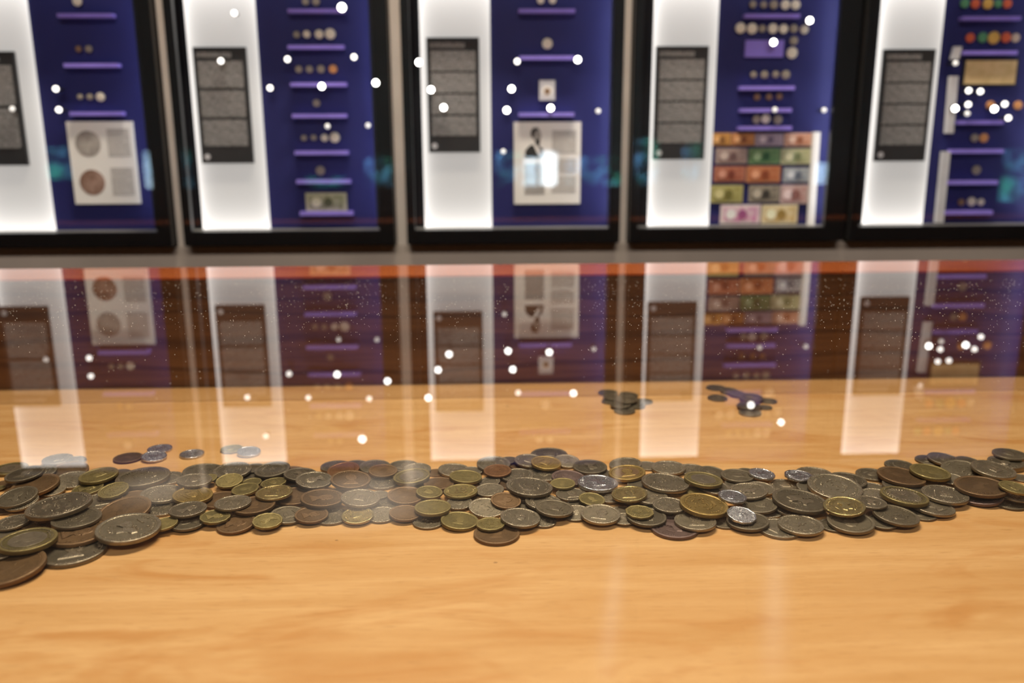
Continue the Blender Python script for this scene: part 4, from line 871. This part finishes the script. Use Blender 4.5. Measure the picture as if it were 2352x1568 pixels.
brass_coin|Y|s|-|0.0019|0.6112|-0.1333|-0.0045|0.0062|0.0221|0.0022|scalloped dull brass coin, fourth dull brass one from the left inside the heap's middle third|coins heaped in a band under the glass
nickel_coin|G|.|-|0.0248|0.6177|-0.1316|-0.0800|0.0367|0.0308|0.0025|grey coin, seventh grey one from the left along the heap's front edge|coins heaped in a band under the glass
nickel_coin|G|.|-|0.0382|0.7392|-0.1326|-0.0503|0.0503|0.0276|0.0022|grey coin, ninth grey one from the left along the heap's back edge|coins heaped in a band under the glass
nickel_coin|G|.|-|0.0723|0.7422|-0.1345|-0.0800|0.1349|0.0239|0.0019|grey coin, tenth grey one from the left along the heap's back edge|coins heaped in a band under the glass
tarnished_coin|D|.|-|0.0914|0.7253|-0.1340|-0.0101|0.0252|0.0305|0.0024|dark coin, fourteenth dark one from the left along the heap's back edge|coins heaped in a band under the glass
tarnished_coin|P|.|-|0.0701|0.7021|-0.1345|-0.0800|0.0600|0.0295|0.0024|purplish dark coin, the only purplish dark one inside the heap's middle third|coins heaped in a band under the glass
nickel_coin|G|.|-|0.1244|0.7327|-0.1351|0.0800|0.0267|0.0291|0.0023|grey coin, twelfth grey one from the left along the heap's back edge|coins heaped in a band under the glass
nickel_coin|G|.|-|0.1609|0.7208|-0.1342|0.0184|0.0107|0.0300|0.0024|grey coin, fourteenth grey one from the left along the heap's back edge|coins heaped in a band under the glass
nickel_coin|G|.|-|0.1015|0.6627|-0.1351|0.0800|0.0000|0.0228|0.0018|grey coin, eighteenth grey one from the left inside the heap's middle third|coins heaped in a band under the glass
nickel_coin|G|.|-|0.1320|0.6536|-0.1322|-0.0261|-0.0100|0.0285|0.0023|grey coin, twenty-second grey one from the left inside the heap's middle third|coins heaped in a band under the glass
tarnished_coin|D|.|-|0.0522|0.6319|-0.1307|-0.0800|-0.0015|0.0301|0.0024|dark coin, second dark one from the left inside the heap's middle third|coins heaped in a band under the glass
nickel_coin|G|.|-|0.1431|0.6328|-0.1300|-0.0216|0.0290|0.0269|0.0022|grey coin, twenty-fourth grey one from the left inside the heap's middle third|coins heaped in a band under the glass
nickel_coin|G|.|-|0.1892|0.6752|-0.1336|-0.0800|0.0600|0.0263|0.0021|grey coin, first grey one from the left inside the heap's right third|coins heaped in a band under the glass
tarnished_coin|D|.|-|0.2160|0.6984|-0.1334|-0.0060|0.0077|0.0280|0.0022|dark coin, sixteenth dark one from the left along the heap's back edge|coins heaped in a band under the glass
tarnished_coin|D|.|-|0.3065|0.6848|-0.1339|-0.0116|0.0163|0.0323|0.0026|large dark coin, eighteenth dark one from the left along the heap's back edge|coins heaped in a band under the glass
nickel_coin|G|.|-|0.2278|0.6714|-0.1336|-0.0343|0.0600|0.0239|0.0019|grey coin, fourth grey one from the left inside the heap's right third|coins heaped in a band under the glass
nickel_coin|G|.|-|0.2720|0.6719|-0.1348|-0.0800|0.0600|0.0263|0.0021|buried grey coin, eighth grey one from the left inside the heap's right third|coins heaped in a band under the glass
tarnished_coin|D|.|-|0.2159|0.6347|-0.1322|0.0800|0.0400|0.0271|0.0022|dark coin, first dark one from the left inside the heap's right third|coins heaped in a band under the glass
tarnished_coin|D|.|-|0.1986|0.6090|-0.1338|0.0442|-0.0034|0.0319|0.0026|large dark coin, sixth dark one from the left along the heap's front edge|coins heaped in a band under the glass
nickel_coin|G|.|-|0.3004|0.6264|-0.1276|-0.0283|-0.0100|0.0250|0.0020|grey coin, ninth grey one from the left inside the heap's right third|coins heaped in a band under the glass
tarnished_coin|D|.|-|0.3366|0.7029|-0.1364|0.0000|0.0000|0.0278|0.0022|dark coin, nineteenth dark one from the left along the heap's back edge|coins heaped in a band under the glass
tarnished_coin|D|.|-|0.4158|0.7016|-0.1336|0.0563|0.1459|0.0350|0.0028|large dark coin, the rightmost dark one inside the heap's right third|coins heaped in a band under the glass
nickel_coin|G|.|-|0.3498|0.6710|-0.1352|-0.0646|0.0215|0.0358|0.0029|large buried grey coin, twelfth grey one from the left inside the heap's right third|coins heaped in a band under the glass
nickel_coin|G|.|-|0.3717|0.6478|-0.1322|-0.0235|0.0112|0.0357|0.0029|large grey coin, fourteenth grey one from the left inside the heap's right third|coins heaped in a band under the glass
nickel_coin|G|.|-|0.3974|0.6850|-0.1337|0.0374|0.1242|0.0194|0.0015|small buried grey coin, fifteenth grey one from the left inside the heap's right third|coins heaped in a band under the glass
nickel_coin|G|.|-|0.4293|0.6810|-0.1329|0.0422|0.1600|0.0208|0.0017|buried grey coin, sixteenth grey one from the left inside the heap's right third|coins heaped in a band under the glass
nickel_coin|G|.|-|0.4621|0.6910|-0.1364|0.0000|0.0000|0.0173|0.0014|small half-buried grey coin, the rightmost grey one inside the heap's right third|coins heaped in a band under the glass
nickel_coin|G|.|-|0.4257|0.6418|-0.1310|-0.0800|0.0600|0.0218|0.0017|grey coin, nineteenth grey one from the left inside the heap's right third|coins heaped in a band under the glass
tarnished_coin|D|.|-|0.1463|0.9057|-0.1340|0.0039|0.0232|0.0228|0.0018|dark coin fourth from left in the left small pile by the rear panel|coins of the left small pile by the rear panel
tarnished_coin|D|.|-|0.2851|0.8951|-0.1343|-0.0023|-0.0100|0.0264|0.0021|dark coin fifth from left in the right small pile by the rear panel|coins of the right small pile by the rear panel
tarnished_coin|D|.|-|-0.3972|0.7138|-0.1276|0.0800|0.0600|0.0311|0.0025|large dark coin, first dark one from the left along the heap's back edge|coins heaped in a band under the glass
tarnished_coin|D|.|-|-0.3806|0.6687|-0.1292|0.0663|0.1600|0.0307|0.0024|dark coin, first dark one from the left inside the heap's left third|coins heaped in a band under the glass
nickel_coin|G|.|-|-0.3339|0.6411|-0.1262|0.0800|-0.0100|0.0479|0.0038|large grey coin, seventh grey one from the left inside the heap's left third|coins heaped in a band under the glass
brass_coin|O|.|-|-0.2410|0.6704|-0.1317|-0.0800|0.0199|0.0314|0.0031|large orange brass coin, the only orange brass one inside the heap's left third|coins heaped in a band under the glass
nickel_coin|G|.|-|-0.2340|0.6378|-0.1288|0.0097|-0.0100|0.0287|0.0023|grey coin, eleventh grey one from the left inside the heap's left third|coins heaped in a band under the glass
nickel_coin|G|.|-|-0.2469|0.6941|-0.1277|-0.0650|-0.0100|0.0284|0.0023|grey coin, twelfth grey one from the left inside the heap's left third|coins heaped in a band under the glass
brass_coin|Y|s|-|-0.2197|0.7008|-0.1313|0.0117|0.1600|0.0228|0.0022|scalloped dull brass coin, sixth dull brass one from the left inside the heap's left third|coins heaped in a band under the glass
brass_coin|Y|s|-|-0.2021|0.6848|-0.1326|0.0603|0.0600|0.0227|0.0022|scalloped dull brass coin, seventh dull brass one from the left inside the heap's left third|coins heaped in a band under the glass
nickel_coin|G|.|-|-0.1462|0.6920|-0.1286|-0.0800|0.0600|0.0308|0.0025|grey coin, the rightmost grey one inside the heap's left third|coins heaped in a band under the glass
copper_coin|B|.|-|-0.1155|0.6911|-0.1284|-0.0800|0.0600|0.0335|0.0027|large brown coin, first brown one from the left inside the heap's middle third|coins heaped in a band under the glass
nickel_coin|G|.|-|-0.2019|0.6477|-0.1284|0.0156|-0.0100|0.0285|0.0023|grey coin, thirteenth grey one from the left inside the heap's left third|coins heaped in a band under the glass
copper_coin|B|.|-|-0.0916|0.7197|-0.1320|-0.0424|0.0600|0.0251|0.0020|brown coin, second brown one from the left along the heap's back edge|coins heaped in a band under the glass
bimetal_coin|M|.|-|-0.0650|0.7038|-0.1321|0.0800|0.0138|0.0318|0.0031|large two-tone coin, first two-tone one from the left inside the heap's middle third|coins heaped in a band under the glass
brass_coin|Y|.|-|-0.0481|0.6694|-0.1313|-0.0800|0.0600|0.0217|0.0021|dull brass coin, first dull brass one from the left inside the heap's middle third|coins heaped in a band under the glass
brass_coin|Y|.|-|-0.0188|0.7017|-0.1320|-0.0654|-0.0046|0.0280|0.0027|dull brass coin, third dull brass one from the left inside the heap's middle third|coins heaped in a band under the glass
copper_coin|R|.|-|0.0089|0.7128|-0.1309|-0.0003|0.0600|0.0242|0.0019|small reddish brown coin above the coin with numeral 10|coins heaped in a band under the glass
copper_coin|B|.|-|0.0145|0.6512|-0.1318|-0.0800|0.1271|0.0245|0.0020|brown coin, fifth brown one from the left inside the heap's middle third|coins heaped in a band under the glass
nickel_coin|G|.|-|0.0344|0.6720|-0.1298|-0.0800|-0.0100|0.0386|0.0031|large grey coin, thirteenth grey one from the left inside the heap's middle third|coins heaped in a band under the glass
nickel_coin|G|.|-|0.1487|0.6772|-0.1305|-0.0702|-0.0100|0.0395|0.0032|large grey coin, twenty-third grey one from the left inside the heap's middle third|coins heaped in a band under the glass
brass_coin|Y|s|-|0.0840|0.6520|-0.1324|-0.0800|0.0822|0.0216|0.0021|scalloped dull brass coin, sixth dull brass one from the left inside the heap's middle third|coins heaped in a band under the glass
brass_coin|Y|p|-|0.1173|0.6204|-0.1298|-0.0167|0.0292|0.0220|0.0022|many-sided dull brass coin, the rightmost dull brass one inside the heap's middle third|coins heaped in a band under the glass
brass_coin|O|.|-|0.1689|0.6278|-0.1290|-0.0800|0.0570|0.0376|0.0037|large dull orange brass coin on top, left of two angular silver coins|coins heaped in a band under the glass
bimetal_coin|M|.|-|0.1816|0.6802|-0.1295|-0.0800|-0.0100|0.0321|0.0031|large two-tone coin, first two-tone one from the left inside the heap's right third|coins heaped in a band under the glass
silver_coin|S|s|-|0.2368|0.6970|-0.1316|-0.0800|0.0288|0.0225|0.0022|scalloped shiny silver coin, first shiny silver one from the left along the heap's back edge|coins heaped in a band under the glass
silver_coin|S|s|-|0.2668|0.6909|-0.1314|-0.0450|-0.0100|0.0242|0.0024|scalloped shiny silver coin, second shiny silver one from the left along the heap's back edge|coins heaped in a band under the glass
nickel_coin|G|.|-|0.2870|0.6635|-0.1311|-0.0245|0.1127|0.0436|0.0035|large grey coin, the rightmost grey one along the heap's back edge|coins heaped in a band under the glass
nickel_coin|G|.|-|0.2127|0.6560|-0.1295|0.0800|-0.0100|0.0317|0.0025|large grey coin, third grey one from the left inside the heap's right third|coins heaped in a band under the glass
tarnished_coin|D|.|lion|0.2475|0.6351|-0.1300|-0.0800|0.0301|0.0425|0.0034|very large dark ornate coin left of a bright brass coin|coins heaped in a band under the glass
brass_coin|K|.|-|0.2756|0.6163|-0.1263|0.0800|0.0600|0.0309|0.0025|bright brass coin right of the very large dark ornate coin|coins heaped in a band under the glass
copper_coin|B|.|-|0.3537|0.6862|-0.1320|-0.0646|0.0215|0.0391|0.0031|large brown coin, first brown one from the left inside the heap's right third|coins heaped in a band under the glass
nickel_coin|G|.|-|0.4368|0.6918|-0.1293|-0.0578|0.0600|0.0357|0.0029|large grey coin, seventeenth grey one from the left inside the heap's right third|coins heaped in a band under the glass
nickel_coin|G|t|-|0.4654|0.7198|-0.1364|0.0000|0.0000|0.0305|0.0049|thick grey coin, eighteenth grey one from the left inside the heap's right third|coins heaped in a band under the glass
bimetal_coin|M|.|-|0.3342|0.6403|-0.1302|-0.0786|-0.0100|0.0367|0.0036|large two-tone coin, second two-tone one from the left inside the heap's right third|coins heaped in a band under the glass
copper_coin|B|.|-|0.4043|0.6536|-0.1284|0.0483|0.0112|0.0401|0.0032|large brown coin, second brown one from the left inside the heap's right third|coins heaped in a band under the glass
brass_coin|Y|s|-|0.4246|0.6421|-0.1244|-0.0800|0.0600|0.0235|0.0023|scalloped dull brass coin, third dull brass one from the left inside the heap's right third|coins heaped in a band under the glass
tarnished_coin|D|.|-|0.1551|0.9161|-0.1317|0.0039|0.0232|0.0235|0.0019|dark coin sixth from left in the left small pile by the rear panel|coins of the left small pile by the rear panel
tarnished_coin|D|.|-|0.2959|0.9240|-0.1340|-0.0085|0.0600|0.0271|0.0022|dark coin seventh from left in the right small pile by the rear panel|coins of the right small pile by the rear panel
copper_coin|R|.|-|-0.1265|0.7228|-0.1321|0.0800|0.1008|0.0284|0.0023|reddish brown coin with a bright brass rim on the back edge|coins heaped in a band under the glass
brass_coin|K|.|port|-0.1736|0.6659|-0.1281|0.0156|-0.0100|0.0295|0.0024|pale bright brass coin with a portrait on top of the left heap|coins heaped in a band under the glass
brass_coin|K|.|ten|-0.0222|0.6710|-0.1318|0.0225|-0.0081|0.0282|0.0023|bright brass coin with a raised numeral 10 on top of the heap|coins heaped in a band under the glass
brass_coin|O|.|-|0.0524|0.7294|-0.1315|-0.0800|0.0635|0.0272|0.0027|orange brass coin, the only orange brass one inside the heap's middle third|coins heaped in a band under the glass
brass_coin|Y|.|-|0.0634|0.6832|-0.1316|0.0147|0.0218|0.0212|0.0021|dull brass coin, fifth dull brass one from the left inside the heap's middle third|coins heaped in a band under the glass
silver_coin|S|.|-|0.0926|0.6822|-0.1321|-0.0384|-0.0100|0.0342|0.0034|round shiny silver coin with a bright rim on top of the heap|coins heaped in a band under the glass
bimetal_coin|N|.|port|0.1216|0.7067|-0.1332|0.0743|0.0138|0.0320|0.0031|thick two-tone coin with brown centre and portrait, above the brass portrait coin|coins heaped in a band under the glass
brass_coin|K|.|port|0.1150|0.6541|-0.1294|0.0800|0.0203|0.0288|0.0023|bright brass coin with a sharp portrait, right of the silver round coin|coins heaped in a band under the glass
silver_coin|S|s|-|0.1946|0.6390|-0.1264|-0.0774|0.0579|0.0224|0.0022|scalloped shiny silver coin touching the large orange brass coin|coins heaped in a band under the glass
silver_coin|S|p|-|0.1936|0.6098|-0.1287|-0.0800|0.1600|0.0224|0.0022|many-sided shiny silver coin right of the large orange brass coin|coins heaped in a band under the glass
brass_coin|Y|.|-|0.3802|0.6895|-0.1300|-0.0548|0.0305|0.0329|0.0032|large dull brass coin, second dull brass one from the left inside the heap's right third|coins heaped in a band under the glass
tarnished_coin|D|.|-|0.4759|0.7328|-0.1313|0.0000|0.0000|0.0285|0.0023|dark coin, the rightmost dark one along the heap's back edge|coins heaped in a band under the glass
""".strip().splitlines()
rnd = random.Random(11)
for ln in COINS:
    nm, k, sh, de, x, y, z, a, b, dia, th, lab, grp = ln.split('|')
    x, y, z, a, b, dia, th = map(float, (x, y, z, a, b, dia, th))
    n = Vector((-a, -b, 1)).normalized()
    spin = rnd.uniform(0, 6.283)
    if de in ('ten', 'port'): spin = rnd.uniform(-.12, .12)
    if de == 'ten': spin = .12
    q = Vector((0, 0, 1)).rotation_difference(n) @ Quaternion((0, 0, 1), spin)
    o = put(nm, with_mat(DISC['.' if sh == 't' else sh], k, CM[k]), None)
    o.rotation_mode = 'QUATERNION'; o.rotation_quaternion = q; o.location = (x, y, z); o.scale = (dia/2, dia/2, th)
    if de == 'ten': o.data = with_mat(DISC[sh], 'ten', CM['Y'])
    tag(o, lab, 'coin', grp)
    if 'buried' in lab: continue
    if k in 'MN':
        put('core', with_mat(CORE, 'core'+k, CM['G' if k == 'M' else 'B']), None, o)
    d = de if de != '-' else rnd.choice(['port', 'crest', 'wreath', 'arms', 'crest', 'arms', 'lion'] if k in 'GDPSKO' else ['worn', 'worn', 'crest', 'port', 'wreath'])
    if k == 'B': d = rnd.choice(['worn', 'worn', 'worn', 'port'])
    r = put('relief', with_mat(RE[d], k, CM['G' if k == 'M' else k]), None, o); r['kind'] = 'stuff'
    if k in 'MN': r.scale = (1, 1, 1.06)
    if d == 'ten':
        put('numeral', with_mat(text_mesh('10', .78, 0, .0), 'n10', CM['K']), None, o)
        put('inscription', with_mat(text_mesh('PESOS', .27, 0, -.33), 'np', CM['K']), None, o)
print('objects', len(bpy.data.objects))
